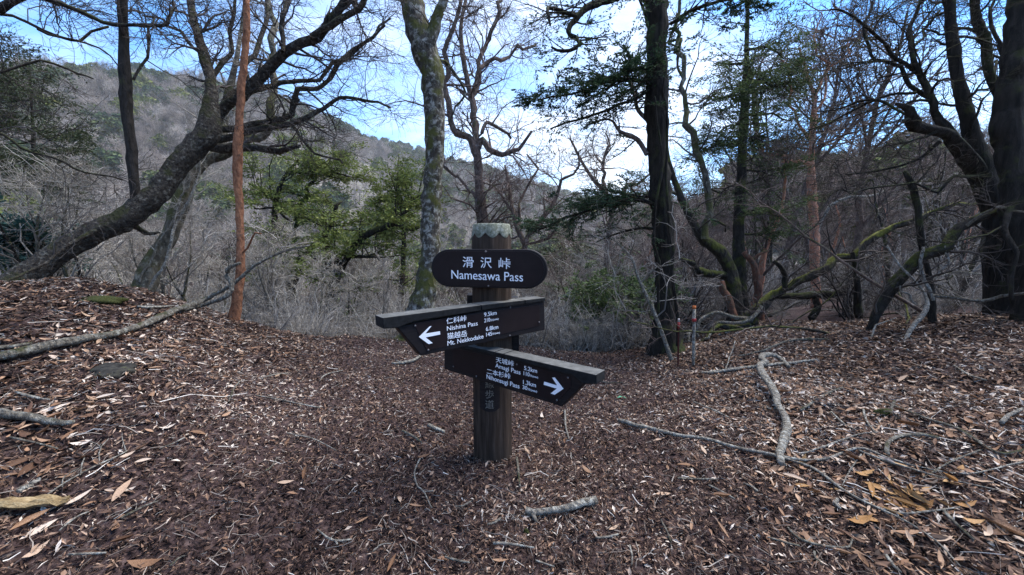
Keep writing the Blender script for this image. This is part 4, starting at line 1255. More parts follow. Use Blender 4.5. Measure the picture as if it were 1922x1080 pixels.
# ------------------------------------------------------------------ bare trees of the valley and the right-hand wood
def bare_proto(seed, H, r, n1, n2, n3, n4=0, lean=.1, crown0=.3, rs=1.0, flat=.8):
    g = np.random.default_rng(seed)
    k_ = 12
    P = np.zeros((1, k_, 3)); d = np.array([g.normal(0, lean), g.normal(0, lean), 1.0])
    p = np.zeros(3)
    for j in range(1, k_):
        d = d + g.normal(0, .10, 3); d[2] = abs(d[2]) + .1; d = d / np.linalg.norm(d)
        p = p + d * H * .8 / (k_ - 1); P[0, j] = p
    P[0, 0, 2] = -.4
    R = (r * (1 - .8 * np.linspace(0, 1, k_)))[None]
    tv, tf_ = tubes(P, R, 8, .06, seed)
    p1, r1 = grow(g, P, R, n1, H * .38, (25, 55), .18, .18, .8, 8, .6, r * .6, r * .12, u0=crown0)
    V1, F1 = tubes(p1, r1, 5)
    p2, r2 = grow(g, p1, r1, n2, H * .18, (30, 60), .2, .08, flat, 6, .6, r * .25, .006 * rs, u0=.15)
    p3, r3 = grow(g, p2, r2, n3, H * .085, (30, 60), .25, .04, flat, 4, .6, .008 * rs, .0035 * rs, u0=.15)
    parts = [(V1, F1, np.full(len(V1), .35))]
    last = [(p2, r2, 4), (p3, r3, 3)]
    if n4:
        p4, r4 = grow(g, p3, r3, n4, H * .04, (30, 60), .25, .03, flat, 3, .6, .004 * rs, .0022 * rs)
        last.append((p4, r4, 3))
    for p_, q_, s_ in last:
        V, F = tubes(p_, q_, s_)
        parts.append((V, F, np.repeat(np.clip(g.normal(.5, .22, len(p_)), 0, 1), p_.shape[1] * s_)))
    return (tv, tf_), merge(parts)


def link_copy(src_children, loc, scale, rz, name, label, cat, group):
    root = empty(name, loc, label, cat, group)
    root.rotation_euler = (0, 0, rz); root.scale = (scale,) * 3
    for ch in src_children:
        c = ch.copy(); C.objects.link(c); c.parent = root
    return root


g = np.random.default_rng(77)
protos, dprotos = [], []
for i_ in range(6):
    (tv, tf_), (V, F, rv) = bare_proto(200 + i_, 6.0, (.075, .10, .06, .11, .07, .09)[i_], (12, 9, 7, 11, 6, 9)[i_], (6, 5, 4, 6, 4, 5)[i_], (5, 4, 4, 5, 3, 4)[i_], (3, 2, 0, 3, 0, 2)[i_], lean=.17, crown0=(.2, .12, .15, .25, .1, .2)[i_], rs=2.0)
    tm = [M_mossgrey, M_greydead, M_mosslow, M_redgrey, M_dark, M_mosslow][i_]
    to = mesh_obj('trunk', tv, tf_, tm); co_ = mesh_obj('crown', V, F, [M_twigpale, M_twigmid, M_twigpale, M_twigred, M_twigmid, M_twigpale][i_], None, rv)
    protos.append((to, co_))
    to2 = to.copy(); to2.data = to.data.copy(); to2.data.materials[0] = [M_redgrey, M_mosslow, M_dark, M_redpale, M_mosslow, M_redgrey][i_]; C.objects.link(to2)
    co2 = co_.copy(); co2.data = co_.data.copy(); co2.data.materials[0] = [M_twigred, M_twig, M_twigmid, M_twigred, M_twig, M_twigred][i_]; C.objects.link(co2)
    dprotos.append((to2, co2))
LANDMARKS = [(20, 'the left edge shrubs'), (110, 'the leaning beech'), (250, 'the upright beech stem'), (320, 'the mossy beech'), (450, 'the red-barked trunk'), (550, 'the olive evergreen'), (660, 'the arching evergreen'), (800, 'the lichened beech'),
             (925, 'the signpost'), (1060, 'the name plate'), (1165, 'the rounded green shrub'), (1245, 'the massive fir'), (1300, 'the survey stake'), (1390, 'the slender fir'), (1528, 'the red pine'), (1620, 'the mossy trunk'), (1725, 'the dead snag'), (1840, 'the many-stemmed tree'), (1910, 'the edge trunk')]
VAL = 'bare trees on the slope below the pass'
RIGHTW = 'bare trees of the right-hand wood'
spots = []
for q in range(280):
    a = R_(g.uniform(-56, 19)); r = 6.6 + 55 * g.uniform(0, 1) ** 2.1
    spots.append((a, r, VAL))
for q in range(75):
    a = R_(g.uniform(17, 57)); r = 8.5 + 36 * g.uniform(0, 1) ** 1.4
    if 34 < math.degrees(a) < 43 and r < 14: r += 8
    spots.append((a, r, RIGHTW))
for q in range(16):
    spots.append((R_(g.uniform(-57, -44)), g.uniform(6.2, 12), VAL))
for (a, r, grp) in spots:
    x, y = r * math.sin(a), r * math.cos(a)
    gz = float(ground_z(x, y))
    if grp == VAL:
        hi = np.interp(math.degrees(a), [-56, -42, -25, 0, 19], [10, 6, 2.5, 0, 2])
        el = R_(g.uniform(-7, hi))
        lab = 'bare grey tree among the tangle below the pass'
    else:
        el = R_(g.uniform(1, 14) if g.uniform() < .88 else g.uniform(14, 28))
        lab = 'bare tree among the dim wood right of the clearing'
    H = np.clip(EYE + r * math.tan(el) - gz, 1.8, 13)
    pr_ = protos[(0, 2, 4, 5)[int(g.integers(0, 4))]] if grp == VAL and math.degrees(a) < -42 and r < 16 else (dprotos if grp == RIGHTW or (math.degrees(a) < -42 and r < 16) else protos)[int(g.integers(0, 6))]
    dset = dprotos if any(pr_ is d_ for d_ in dprotos) else protos
    look = (['mossy grey', 'grey', 'dark mossy', 'reddish', 'black', 'moss-dark'] if dset is protos else ['reddish grey', 'moss-dark', 'black', 'flaking red', 'dark mossy', 'reddish'])[[k_ for k_, d_ in enumerate(dset) if d_ is pr_][0]]
    size = 'tall' if el > R_(6) else 'middling' if el > R_(-1) else 'low'
    where = 'amid the wood near' if grp == RIGHTW and r < 12 else 'amid the wood behind' if grp == RIGHTW else 'just beyond' if r < 11 else 'well beyond' if r < 24 else 'far beyond'
    px_ = 961 + FPX * math.tan(a)
    mark = min(LANDMARKS, key=lambda m_: abs(m_[0] - px_))[1]
    link_copy(pr_, (x, y, gz), H / 6.0, g.uniform(0, 6.28), 'bare_tree', f'{size} bare tree with {look} trunk {where} {mark}', 'tree', grp)
for pr_ in protos + dprotos:
    for o_ in pr_:
        bpy.data.objects.remove(o_)


# ------------------------------------------------------------------ scattering of what nobody could count
def scatter(name, protos_, pts, scale, rot, idx, label):
    me = bpy.data.meshes.new(name)
    me.vertices.add(len(pts)); me.vertices.foreach_set('co', np.ascontiguousarray(pts, np.float32).ravel())
    for nm, typ, arr, fld in (('scl', 'FLOAT', scale, 'value'), ('rot', 'FLOAT_VECTOR', rot, 'vector'), ('idx', 'INT', idx, 'value')):
        at_ = me.attributes.new(nm, typ, 'POINT')
        at_.data.foreach_set(fld, np.ascontiguousarray(arr, np.int32 if typ == 'INT' else np.float32).ravel())
    me.update()
    o_ = bpy.data.objects.new(name, me); C.objects.link(o_)
    tag(o_, label, None, None, 'stuff')
    ng = bpy.data.node_groups.new(name, 'GeometryNodeTree')
    ng.interface.new_socket('Geometry', in_out='INPUT', socket_type='NodeSocketGeometry')
    ng.interface.new_socket('Geometry', in_out='OUTPUT', socket_type='NodeSocketGeometry')
    gi = ng.nodes.new('NodeGroupInput'); go = ng.nodes.new('NodeGroupOutput')
    iop = ng.nodes.new('GeometryNodeInstanceOnPoints')
    m2p = ng.nodes.new('GeometryNodeMeshToPoints')
    ng.links.new(gi.outputs[0], m2p.inputs['Mesh'])
    ng.links.new(m2p.outputs['Points'], iop.inputs['Points'])
    jg = ng.nodes.new('GeometryNodeJoinGeometry')
    for p_ in protos_[::-1]:
        oi = ng.nodes.new('GeometryNodeObjectInfo')
        oi.inputs['Object'].default_value = p_
        oi.inputs['As Instance'].default_value = True
        ng.links.new(oi.outputs['Geometry'], jg.inputs[0])
    ng.links.new(jg.outputs[0], iop.inputs['Instance'])
    iop.inputs['Pick Instance'].default_value = True

    def attr(nm, typ):
        a_ = ng.nodes.new('GeometryNodeInputNamedAttribute')
        a_.data_type = typ; a_.inputs['Name'].default_value = nm
        return [s_ for s_ in a_.outputs if s_.enabled and s_.name == 'Attribute'][0]
    ng.links.new(attr('scl', 'FLOAT'), iop.inputs['Scale'])
    ng.links.new(attr('rot', 'FLOAT_VECTOR'), iop.inputs['Rotation'])
    ng.links.new(attr('idx', 'INT'), iop.inputs['Instance Index'])
    ng.links.new(iop.outputs[0], go.inputs[0])
    md = o_.modifiers.new('scatter', 'NODES'); md.node_group = ng
    return o_


def loose(name, V, F, rv, mat):
    """a prototype mesh that is only ever seen through a scatter"""
    o_ = mesh_obj(name, V, F, mat, None, rv)
    C.objects.unlink(o_)
    return o_


def shrub_proto(seed, h, ns, dens, rs=1.0):
    g = np.random.default_rng(seed)
    a = g.uniform(0, 6.28, ns)
    k_ = 8
    P = np.zeros((ns, k_, 3)); d = np.stack([np.cos(a) * .45, np.sin(a) * .45, np.ones(ns)], -1)
    p = np.stack([np.cos(a) * .06, np.sin(a) * .06, np.full(ns, -.15)], -1)
    P[:, 0] = p
    L_ = h * g.uniform(.6, 1.15, ns)
    for j in range(1, k_):
        d = unit(d + g.normal(0, .16, (ns, 3)) + np.array([0, 0, .03]))
        p = p + d * (L_ / (k_ - 1))[:, None]; P[:, j] = p
    R = np.repeat((.011 * rs * (1 - .75 * np.linspace(0, 1, k_)))[None], ns, 0)
    p1, r1 = grow(g, P, R, dens, h * .42, (25, 60), .22, .06, .8, 6, .6, .007 * rs, .0032 * rs, u0=.15)
    p2, r2 = grow(g, p1, r1, 5, h * .18, (30, 60), .25, .03, .7, 4, .6, .004 * rs, .0022 * rs, u0=.1)
    parts = []
    for p_, q_, s_ in ((P, R, 4), (p1, r1, 3), (p2, r2, 3)):
        V, F = tubes(p_, q_, s_)
        parts.append((V, F, np.repeat(np.clip(g.normal(.55, .25, len(p_)), 0, 1), p_.shape[1] * s_)))
    return merge(parts)


g = np.random.default_rng(5)
sh_pale = [loose('bare_shrub', *shrub_proto(300 + i, 1.5, 7 + i, 6, (1.0, 1.6, 1.25, 2.0)[i]), (M_twigpale, M_twigmid, M_twigpale, M_twigmid)[i]) for i in range(4)]
sh_dark = [loose('bare_shrub', *shrub_proto(320 + i, 1.5, 7, 6, (1.0, 1.5, 2.0)[i]), (M_twig, M_twigmid, M_twig)[i]) for i in range(3)]
pts, scl_, rot_, idx_ = [], [], [], []
for q in range(950):
    a = R_(g.uniform(-58, 18)); rcv = np.interp(a, _ca, _cr)
    r = rcv + .7 + 26 * g.uniform(0, 1) ** 1.6
    x, y = r * math.sin(a), r * math.cos(a); gz = float(ground_z(x, y))
    el = R_(g.uniform(-11, np.interp(math.degrees(a), [-56, -40, -20, 18], [-1, -3.5, -6.5, -6])))
    H = EYE + r * math.tan(el) - gz
    if H < .45: continue
    H = min(H, 2.6)
    pts.append((x, y, gz)); scl_.append(H / 1.5); rot_.append((g.normal(0, .12), g.normal(0, .12), g.uniform(0, 6.28))); idx_.append(int(g.integers(0, 4)))
scatter('undergrowth', sh_pale, pts, scl_, rot_, idx_, 'tangle of bare grey twigs on the slope beyond the crest')
pts, scl_, rot_, idx_ = [], [], [], []
for q in range(520):
    a = R_(g.uniform(17, 60)); rcv = np.interp(a, _ca, _cr)
    r = rcv + .7 + 22 * g.uniform(0, 1) ** 1.4
    x, y = r * math.sin(a), r * math.cos(a); gz = float(ground_z(x, y))
    if 35.5 < math.degrees(a) < 41.5 and r < 11.5: continue
    if 23 < math.degrees(a) < 36 and r < 8.0: continue
    H = np.clip(EYE + r * math.tan(R_(g.uniform(-8, 1))) - gz, .35, 2.2) * (0.6 if r < rcv + 1.5 else 1)
    pts.append((x, y, gz)); scl_.append(H / 1.5); rot_.append((g.normal(0, .25), g.normal(0, .25), g.uniform(0, 6.28))); idx_.append(int(g.integers(0, 4)))
scatter('undergrowth', sh_dark + sh_pale[1:2], pts, scl_, rot_, idx_, 'dark tangle of bare twigs under the right-hand wood')


# separate pale shrubs standing along the crest
M_shrub = ramp_mat('pale_shrub_bark', [(0, (0.12, 0.105, 0.085)), (0.5, (0.33, 0.30, 0.25)), (1, (0.56, 0.53, 0.47))])
shm = []
for i in range(4):
    o_ = loose('bare_shrub', *shrub_proto(360 + i, 1.3, 4 + i % 2, 5, 1.9), [M_shrub, M_twigmid][i % 2]); shm.append(o_.data)
CRESTSHRUBS = [(500, 600, .45, 5.4), (548, 590, .5, 5.6), (598, 560, .55, 5.5), (650, 575, .5, 6.2), (700, 585, .45, 5.8), (745, 590, .4, 6.5), (480, 540, .7, 6.5), (610, 520, .8, 7.0), (690, 530, .8, 7.4), (380, 520, .6, 5.2), (330, 500, .7, 6.0), (215, 500, .6, 5.0), (870, 600, .5, 6.4),
               (1055, 590, .6, 6.2), (1100, 610, .5, 5.6), (1150, 600, .5, 5.8), (1200, 610, .4, 5.4), (1120, 560, .8, 7.2), (1075, 640, .4, 5.3)]
near_to = lambda x_: min(LANDMARKS, key=lambda m_: abs(m_[0] - x_))[1]
for i, (px, py, hh, t_) in enumerate(CRESTSHRUBS):
    p = at(px, py, t_); gz = float(ground_z(p[0], p[1])); H = max(p[2] - gz, .35)
    o_ = bpy.data.objects.new('bare_shrub', shm[i % 4]); C.objects.link(o_)
    o_.location = (p[0], p[1], gz); o_.scale = (H / 1.3 * .9,) * 2 + (H / 1.3,); o_.rotation_euler = (0, 0, i * 1.7)
    tag(o_, f"{['pale', 'grey'][i % 2]} bare forked shrub at the crest {'close by' if t_ < 5.9 else 'a little beyond'} {near_to(px)}", 'shrub', 'bare shrubs along the crest')

# far wood: crowns seen from hundreds of metres
def far_bare(seed):
    g = np.random.default_rng(seed)
    (tv, tf_), cr_ = bare_proto(seed, 8.0, .14, 12, 6, 5, 0, lean=.1, crown0=.25, rs=4.5, flat=.9)
    V, F, rv = merge([(tv, tf_, np.full(len(tv), .5)), cr_])
    return V, F, rv


def far_green(seed, cone=False):
    g = np.random.default_rng(seed)
    n_ = 1500
    u = g.uniform(0, 1, n_); a = g.uniform(0, 6.28, n_)
    lump = .75 + .25 * np.sin(a * 3 + seed) * np.cos(u * 9 + seed)
    if cone:
        rad = (1 - u) * 1.7 * lump * g.uniform(.5, 1, n_); z = 1 + u * 7
    else:
        ph = np.arccos(1 - 1.6 * u); rad = 2.7 * np.sin(ph) * lump * g.uniform(.75, 1, n_); z = 4.0 + 2.4 * np.cos(ph) * lump
    c = np.stack([rad * np.cos(a), rad * np.sin(a), z], -1)
    d = unit(g.normal(0, 1, (n_, 3)) * np.array([1, 1, .5])); e = unit(np.cross(d, g.normal(0, 1, (n_, 3))))
    s = g.uniform(.18, .42, n_)[:, None]
    V = np.stack([c - d * s, c + e * s * .6, c + d * s, c - e * s * .6], 1).reshape(-1, 3)
    F = np.arange(n_ * 4).reshape(-1, 4)
    rv = np.repeat(np.clip(g.normal(.5, .22, n_), 0, 1), 4)
    tv, tf_ = tubes(np.array([[[0, 0, -.5], [0, .1, 2], [0, 0, 5]]], float), np.array([[.2, .15, .06]]), 5)
    return merge([(V, F, rv), (tv, tf_, np.full(len(tv), .1))])


def far_mat(name, base, var):
    m, n, b = mat_new(name)
    s = nd(n, 'ShaderNodeAttribute'); s.attribute_name = 'rnd'
    c1 = ramp(n, s.outputs['Fac'], base)
    oi = nd(n, 'ShaderNodeObjectInfo')
    c2 = ramp(n, oi.outputs['Random'], var)
    n.links.new(mixc(n, 1.0, c1, c2, 'MULTIPLY'), b.inputs['Base Color'])
    b.inputs['Roughness'].default_value = .9
    return m


M_farbare = far_mat('far_bare_crowns', [(0, (.14, .125, .112)), (.5, (.255, .23, .21)), (1, (.41, .385, .355))], [(0, (.34, .32, .29)), (.35, (.75, .71, .66)), (.7, (1.05, .95, .90)), (1, (1.5, 1.45, 1.38))])
M_fargreen = far_mat('far_green_crowns', [(0, (.030, .044, .018)), (.5, (.085, .108, .040)), (1, (.17, .19, .085))], [(0, (.6, .75, .8)), (.6, (1, 1, .8)), (1, (1.7, 1.5, .6))])
fb = [loose('far_tree', *far_bare(400 + i), M_farbare) for i in range(4)]
fg = [loose('far_tree', *far_green(420 + i, False), M_fargreen) for i in range(3)]
pts, scl_, rot_, idx_ = [], [], [], []
NF = 14000
a = np.radians(g.uniform(-64, 64, NF)); r = 45 + (g.uniform(0, 1, NF) ** .6) * np.interp(a, _ka, _kr) * 1.08
x, y = r * np.sin(a), r * np.cos(a); gz = ground_z(x, y)
gpatch = vnoise(x / 45, y / 45, 21) + .5 * vnoise(x / 14, y / 14, 22)
for i in range(NF):
    right = math.degrees(a[i]) > 22
    green = g.uniform() < (.2 if r[i] > .9 * np.interp(a[i], _ka, _kr) else 1.0) * (.6 if gpatch[i] > .09 else .07)
    s = .9 + 1.3 * g.uniform(0, 1) ** 1.5 * (1.0 if not right else .5)
    idx_.append(int(g.integers(4, 7)) if green else int(g.integers(0, 4)))
    scl_.append(s * (1.2 if green else 1)); rot_.append((g.normal(0, .05), g.normal(0, .05), g.uniform(0, 6.28)))
    pts.append((x[i], y[i], gz[i]))
scatter('woodland', fb + fg, pts, scl_, rot_, idx_, 'winter woodland of grey bare crowns and green patches on the far ridges')

# ------------------------------------------------------------------ leaf litter
M_chip = ramp_mat('litter_chips', [(0, (.008, .005, .005)), (.30, (.028, .017, .014)), (.55, (.092, .056, .041)), (.75, (.185, .114, .076)), (.88, (.30, .21, .155)), (1, (.50, .43, .36))], rough=.8, spec=.08)
M_leaf = ramp_mat('dead_leaves', [(0, (.040, .022, .016)), (.3, (.105, .056, .036)), (.55, (.22, .122, .070)), (.8, (.37, .25, .165)), (1, (.55, .47, .40))], rough=.65, noise=30, spec=.15, trans=.12)
M_leaf1 = ramp_mat('dead_leaf', [(0, (.07, .035, .020)), (.3, (.17, .090, .048)), (.6, (.30, .185, .115)), (.85, (.44, .33, .245)), (1, (.58, .51, .44))], source='obj', rough=.6, noise=22, spec=.15, trans=.1)
M_stick = ramp_mat('litter_twigs', [(0, (.030, .022, .018)), (.4, (.11, .085, .070)), (.75, (.27, .235, .20)), (1, (.52, .49, .45))], rough=.8)

g = np.random.default_rng(99)


def litter_points(n_, rmin=.7, rmax=7.0, a0=-63, a1=63, p=0.5):
    a = np.radians(g.uniform(a0, a1, n_))
    r = (rmin ** p + (rmax ** p - rmin ** p) * g.uniform(0, 1, n_)) ** (1 / p)
    return r * np.sin(a), r * np.cos(a), a, r


def frames(n_, tilt):
    nn_ = unit(np.stack([g.normal(0, tilt, n_), g.normal(0, tilt, n_), np.ones(n_)], -1))
    d = unit(np.cross(nn_, g.normal(0, 1, (n_, 3))))
    return nn_, d, np.cross(nn_, d)


def slope_normal(x, y, e=.08):
    return unit(np.stack([-(ground_z(x + e, y) - ground_z(x - e, y)) / (2 * e), -(ground_z(x, y + e) - ground_z(x, y - e)) / (2 * e), np.ones_like(x)], -1))


def side(x, y):
    """0 on the trodden middle of the pass, 1 on the leafy sides"""
    xc = -.25 + .0 * y
    w = .75 + .12 * y
    return sstep((np.abs(x - xc - .15 * vnoise(x, y, 31)) - w) / 1.1)


# chips: bud scales, crumbs and bits of bark
NC = 330000
x, y, a, r = litter_points(NC, p=.85)
sd_ = side(x, y)
nn_, d, s = frames(NC, .55)
ln = (.0042 + .012 * g.uniform(0, 1, NC) ** 2.2) * (1 + .10 * r) * (1 + .5 * sd_)
wd = ln * (.10 + .40 * g.uniform(0, 1, NC) ** 1.6)
z = ground_z(x, y) + g.uniform(0, .014, NC)
c = np.stack([x, y, z], -1)
V = np.stack([c - d * ln[:, None], c - s * wd[:, None] + nn_ * ln[:, None] * .25, c + d * ln[:, None], c + s * wd[:, None] + nn_ * ln[:, None] * .25], 1).reshape(-1, 3)
tone = np.clip(np.where(g.uniform(0, 1, NC) < .11, .83 + .1 * g.normal(0, 1, NC), g.normal(.39, .25, NC)) + .10 * sd_ + .42 * vnoise(x * 1.3, y * 1.3, 33) + .30 * vnoise(x * 4, y * 4, 34), 0, 1)
mesh_obj('litter', V, np.arange(NC * 4).reshape(-1, 4), M_chip, None, np.repeat(tone, 4), False)
tag(bpy.data.objects['litter'], 'carpet of dark bud scales, crumbs and bark bits over the pass', None, None, 'stuff')

# leaves
GU = np.array([(-1, 0), (-.6, .55), (-.1, .8), (.45, .55), (1, 0), (.45, -.55), (-.1, -.8), (-.6, -.55), (-.5, 0), (0, 0), (.5, 0)], float)
GFq = np.array([(0, 1, 8, 8), (1, 2, 9, 8), (2, 3, 10, 9), (3, 4, 10, 10), (0, 8, 7, 7), (7, 8, 9, 6), (6, 9, 10, 5), (5, 10, 4, 4)])


def leaf_mesh(n_, c, nn_, d, s, ln, wr, curl, fold):
    u, v = GU[:, 0][None], GU[:, 1][None]
    h = curl[:, None] * (u ** 2) + fold[:, None] * np.abs(v)
    V = c[:, None] + d[:, None] * (u * ln[:, None])[..., None] + s[:, None] * (v * (ln * wr)[:, None])[..., None] + nn_[:, None] * (h * ln[:, None])[..., None]
    return V.reshape(-1, 3)


def leaf_obj(name, V, n_, mat, rv=None, parent=None):
    tri = [(0, 8, 1), (1, 8, 9), (1, 9, 2), (2, 9, 10), (2, 10, 3), (3, 10, 4), (0, 7, 8), (7, 6, 9), (7, 9, 8), (6, 5, 10), (6, 10, 9), (5, 4, 10)]
    F = (np.array(tri)[None] + (np.arange(n_) * 11)[:, None, None]).reshape(-1, 3)
    return mesh_obj(name, V, F, mat, parent, rv, True)


NLf = 11500
x, y, a, r = litter_points(NLf * 2, p=1.1)
sd_ = side(x, y)
keep = g.uniform(0, 1, len(x)) < (.03 + .97 * sd_) * (.55 + .9 * np.clip(vnoise(x * .9, y * .9, 41) + .5, 0, 1))
x, y, r, sd_ = x[keep], y[keep], r[keep], sd_[keep]
NLf = len(x)
nn_, d, s = frames(NLf, .34)
ln = g.uniform(.010, .029, NLf) * (.8 + .6 * sd_)
c = np.stack([x, y, ground_z(x, y) + g.uniform(.004, .022, NLf)], -1)
V = leaf_mesh(NLf, c, nn_, d, s, ln, g.uniform(.28, .45, NLf), g.normal(0.05, .22, NLf), g.normal(.08, .16, NLf))
tone = np.clip(g.normal(.42, .24, NLf), 0, 1)
leaf_obj('leaf_litter', V, NLf, M_leaf, np.repeat(tone, 11))
tag(bpy.data.objects['leaf_litter'], 'brown and tan dead leaves strewn over the sides of the pass', None, None, 'stuff')

# single large leaves: one object each, pieces of the forest floor
lm = []
for i_ in range(8):
    z1 = np.zeros((1, 3)); ex = np.array([[1., 0, 0]]); ey = np.array([[0, 1., 0]]); ez = np.array([[0, 0, 1.]])
    V = leaf_mesh(1, z1, ez, ex, ey, np.array([1.]), np.array([.26 + .04 * (i_ % 4)]), np.array([g.normal(.05, .2)]), np.array([g.normal(.12, .16)]))
    o_ = leaf_obj('leaf', V, 1, M_leaf1)
    lm.append(o_.data); bpy.data.objects.remove(o_)
BIG = [(1720, 945, .065, .1), (1690, 935, .06, .6), (1650, 925, .055, -.5), (1735, 960, .05, 1.2), (1700, 955, .05, .3), (1700, 1010, .055, .2), (1880, 1000, .075, .3), (1760, 718, .05, .9), (1880, 985, .06, 1.4), (1830, 905, .05, .0),
       (1772, 737, .05, 0), (1695, 716, .055, 1.7), (1885, 742, .05, .2), (1640, 810, .05, -.4), (1705, 805, .05, .5), (1495, 820, .05, -.7), (1490, 905, .045, 0), (1880, 1010, .06, 2.0), (1300, 860, .04, .6), (1287, 880, .045, 1.4), (1320, 850, .035, .9),
       (60, 992, .055, .05), (75, 1002, .045, .3), (150, 945, .04, .7), (60, 890, .06, .1), (285, 750, .035, 0), (425, 785, .04, -.2), (275, 1068, .05, -.3), (795, 861, .038, -.5), (230, 930, .05, .8), (40, 875, .05, .2), (100, 775, .05, .3), (170, 780, .045, 1), (80, 745, .04, .5), (380, 565, .035, 0), (1170, 764, .03, 0)]
cand = [(p[0], p[1], p[2], p[3]) for p in BIG]
tries = 0
while len(cand) < 298 and tries < 6000:
    tries += 1
    px, py = g.uniform(0, 1922), g.uniform(560, 1079)
    t_ = on_ground(px, py)
    if t_ > 5.5: continue
    p = at(px, py, t_)
    if g.uniform() > .10 + .9 * float(side(p[0], p[1])): continue
    cand.append((px, py, g.uniform(.022, .044) * (1 if px > 961 else .85), g.uniform(0, 6.28)))
M_leafor = ramp_mat('orange_dead_leaf', [(0, (.20, .095, .030)), (.5, (.28, .145, .05)), (1, (.36, .22, .10))], source='obj', rough=.6, noise=22, spec=.15, trans=.1)
lmo = []
for me_ in lm[:4]:
    m2 = me_.copy(); m2.materials[0] = M_leafor; lmo.append(m2)
for q in range(26):
    cand.append((1700 + g.normal(0, 75), 935 + g.normal(0, 32), g.uniform(.028, .055), g.uniform(0, 6.28)))
cand = cand[:len(BIG)] + cand[-26:] + cand[len(BIG):-26]
cand = cand[:299]
for ci, (px, py, ln, rz) in enumerate(cand):
    if px > 1930 or py > 1085: continue
    p = at(px, py, on_ground(px, py))
    nv = slope_normal(np.array([p[0]]), np.array([p[1]]))[0]
    o_ = bpy.data.objects.new('leaf', lmo[ci % 4] if ci < 5 or len(BIG) <= ci < len(BIG) + 26 else lm[int(g.integers(0, 8))]); C.objects.link(o_); o_.parent = ground
    o_.location = (p[0], p[1], float(ground_z(p[0], p[1])) + .012 + .006 * g.uniform())
    q_ = Vector(nv + g.normal(0, .16, 3) * np.array([1, 1, 0])).to_track_quat('Z', 'Y')
    o_.rotation_euler = (q_ @ Matrix.Rotation(rz, 3, 'Z').to_quaternion()).to_euler()
    o_.scale = (ln, ln, ln)

# fine twigs lying in the litter
NT = 17000
x, y, a, r = litter_points(NT, p=.8)
sd_ = side(x, y)
k_ = 4
L_ = .015 + .075 * g.uniform(0, 1, NT) ** 2.2 * (1 + .8 * sd_) + np.where(g.uniform(0, 1, NT) < .035 * sd_, g.uniform(.1, .4, NT), 0)
th = g.uniform(0, 6.28, NT)
P = np.zeros((NT, k_, 3)); P[:, 0, 0], P[:, 0, 1] = x, y
for j in range(1, k_):
    th = th + g.normal(0, .13, NT)
    P[:, j, 0] = P[:, j - 1, 0] + np.cos(th) * L_ / (k_ - 1); P[:, j, 1] = P[:, j - 1, 1] + np.sin(th) * L_ / (k_ - 1)
P[:, :, 2] = ground_z(P[:, :, 0], P[:, :, 1]) + .008 + g.uniform(0, .012, (NT, 1)) + g.normal(0, .003, (NT, k_))
R = (.0007 + .0014 * g.uniform(0, 1, NT) ** 2)[:, None] * (1 + .08 * r)[:, None] * np.linspace(1, .6, k_)[None]
V, F = tubes(P, R, 3)
o_ = mesh_obj('twig_litter', V, F, M_stick, None, np.repeat(np.clip(g.normal(.42, .26, NT) + .1 * sd_, 0, 1), k_ * 3), False)
tag(o_, 'fine pale and brown twigs scattered through the litter', None, None, 'stuff')


# ------------------------------------------------------------------ dead branches, logs and sticks on the ground
def ground_path(pts, lift=0.0):
    rows = []
    for p in pts:
        up_ = p[3] if len(p) > 3 and p[3] < 1 else 0.0       # height above the ground
        t_ = p[3] if len(p) > 3 and p[3] >= 1 else on_ground(p[0], p[1] + (0 if up_ else p[2] * .6), up_)
        w = at(p[0], p[1], t_)
        c = FPX / math.hypot(FPX, p[0] - 961)
        rw = p[2] * t_ / FPX * 0.76
        if len(p) <= 3:
            w[2] = float(ground_z(w[0], w[1])) + rw * .7 + .018 + lift
        rows.append([*w, rw])
    return np.array(rows)


def dead_branch(name, label, cat, limbs, mat, group=None, seed=1, sides=10, wob=.07, cut=None):
    g_ = np.random.default_rng(seed)
    rows0 = ground_path(limbs[0])
    base = rows0[len(rows0) // 2, :3].copy(); base[2] -= rows0[len(rows0) // 2, 3]
    root = None
    for i, lb in enumerate(limbs):
        rows = rows0 if i == 0 else ground_path(lb)
        ln_ = np.linalg.norm(np.diff(rows[:, :3], axis=0), axis=1).sum()
        k2 = int(np.clip(ln_ / .03, 6, 60))
        cm = catmull(rows, k2)
        P, Rd = cm[:, :3], np.maximum(cm[:, 3], .001)
        P = P + g_.normal(0, 1, P.shape) * (Rd * .10)[:, None]
        kn = np.arange(0, k2 + 4, 4)
        wv = np.stack([np.interp(np.arange(k2), kn, g_.normal(0, 1, len(kn))) for _ in range(3)], -1) * np.array([1, 1, .3])
        P = P + wv * (Rd * .45)[:, None]
        Rd = Rd * (1 + .12 * np.clip(np.interp(np.arange(k2), kn, g_.normal(0, 1, len(kn))), -1.2, 1.8))
        V, F = tubes(P[None], Rd[None], sides, wob, seed + i)
        n0 = len(V)
        V = np.concatenate([V, P[:1] - (P[1:2] - P[:1]) * .03, P[-1:] + (P[-1:] - P[-2:-1]) * .03])
        a0 = np.arange(sides); lr = (k2 - 1) * sides + a0
        F = np.concatenate([F, np.stack([np.roll(a0, -1), a0, np.full(sides, n0), np.full(sides, n0)], -1), np.stack([lr, np.roll(lr, -1), np.full(sides, n0 + 1), np.full(sides, n0 + 1)], -1)])
        if len(limbs) == 1:
            o2 = _safe_mesh(name, V, F, mat, None, base); o2.location = [float(v) for v in base]
            tag(o2, label, cat, group); return o2
        if root is None:
            root = empty(name, base, label, cat, group)
        _safe_mesh('stem' if i == 0 else 'side_branch', V, F, mat, root, base)
    return root


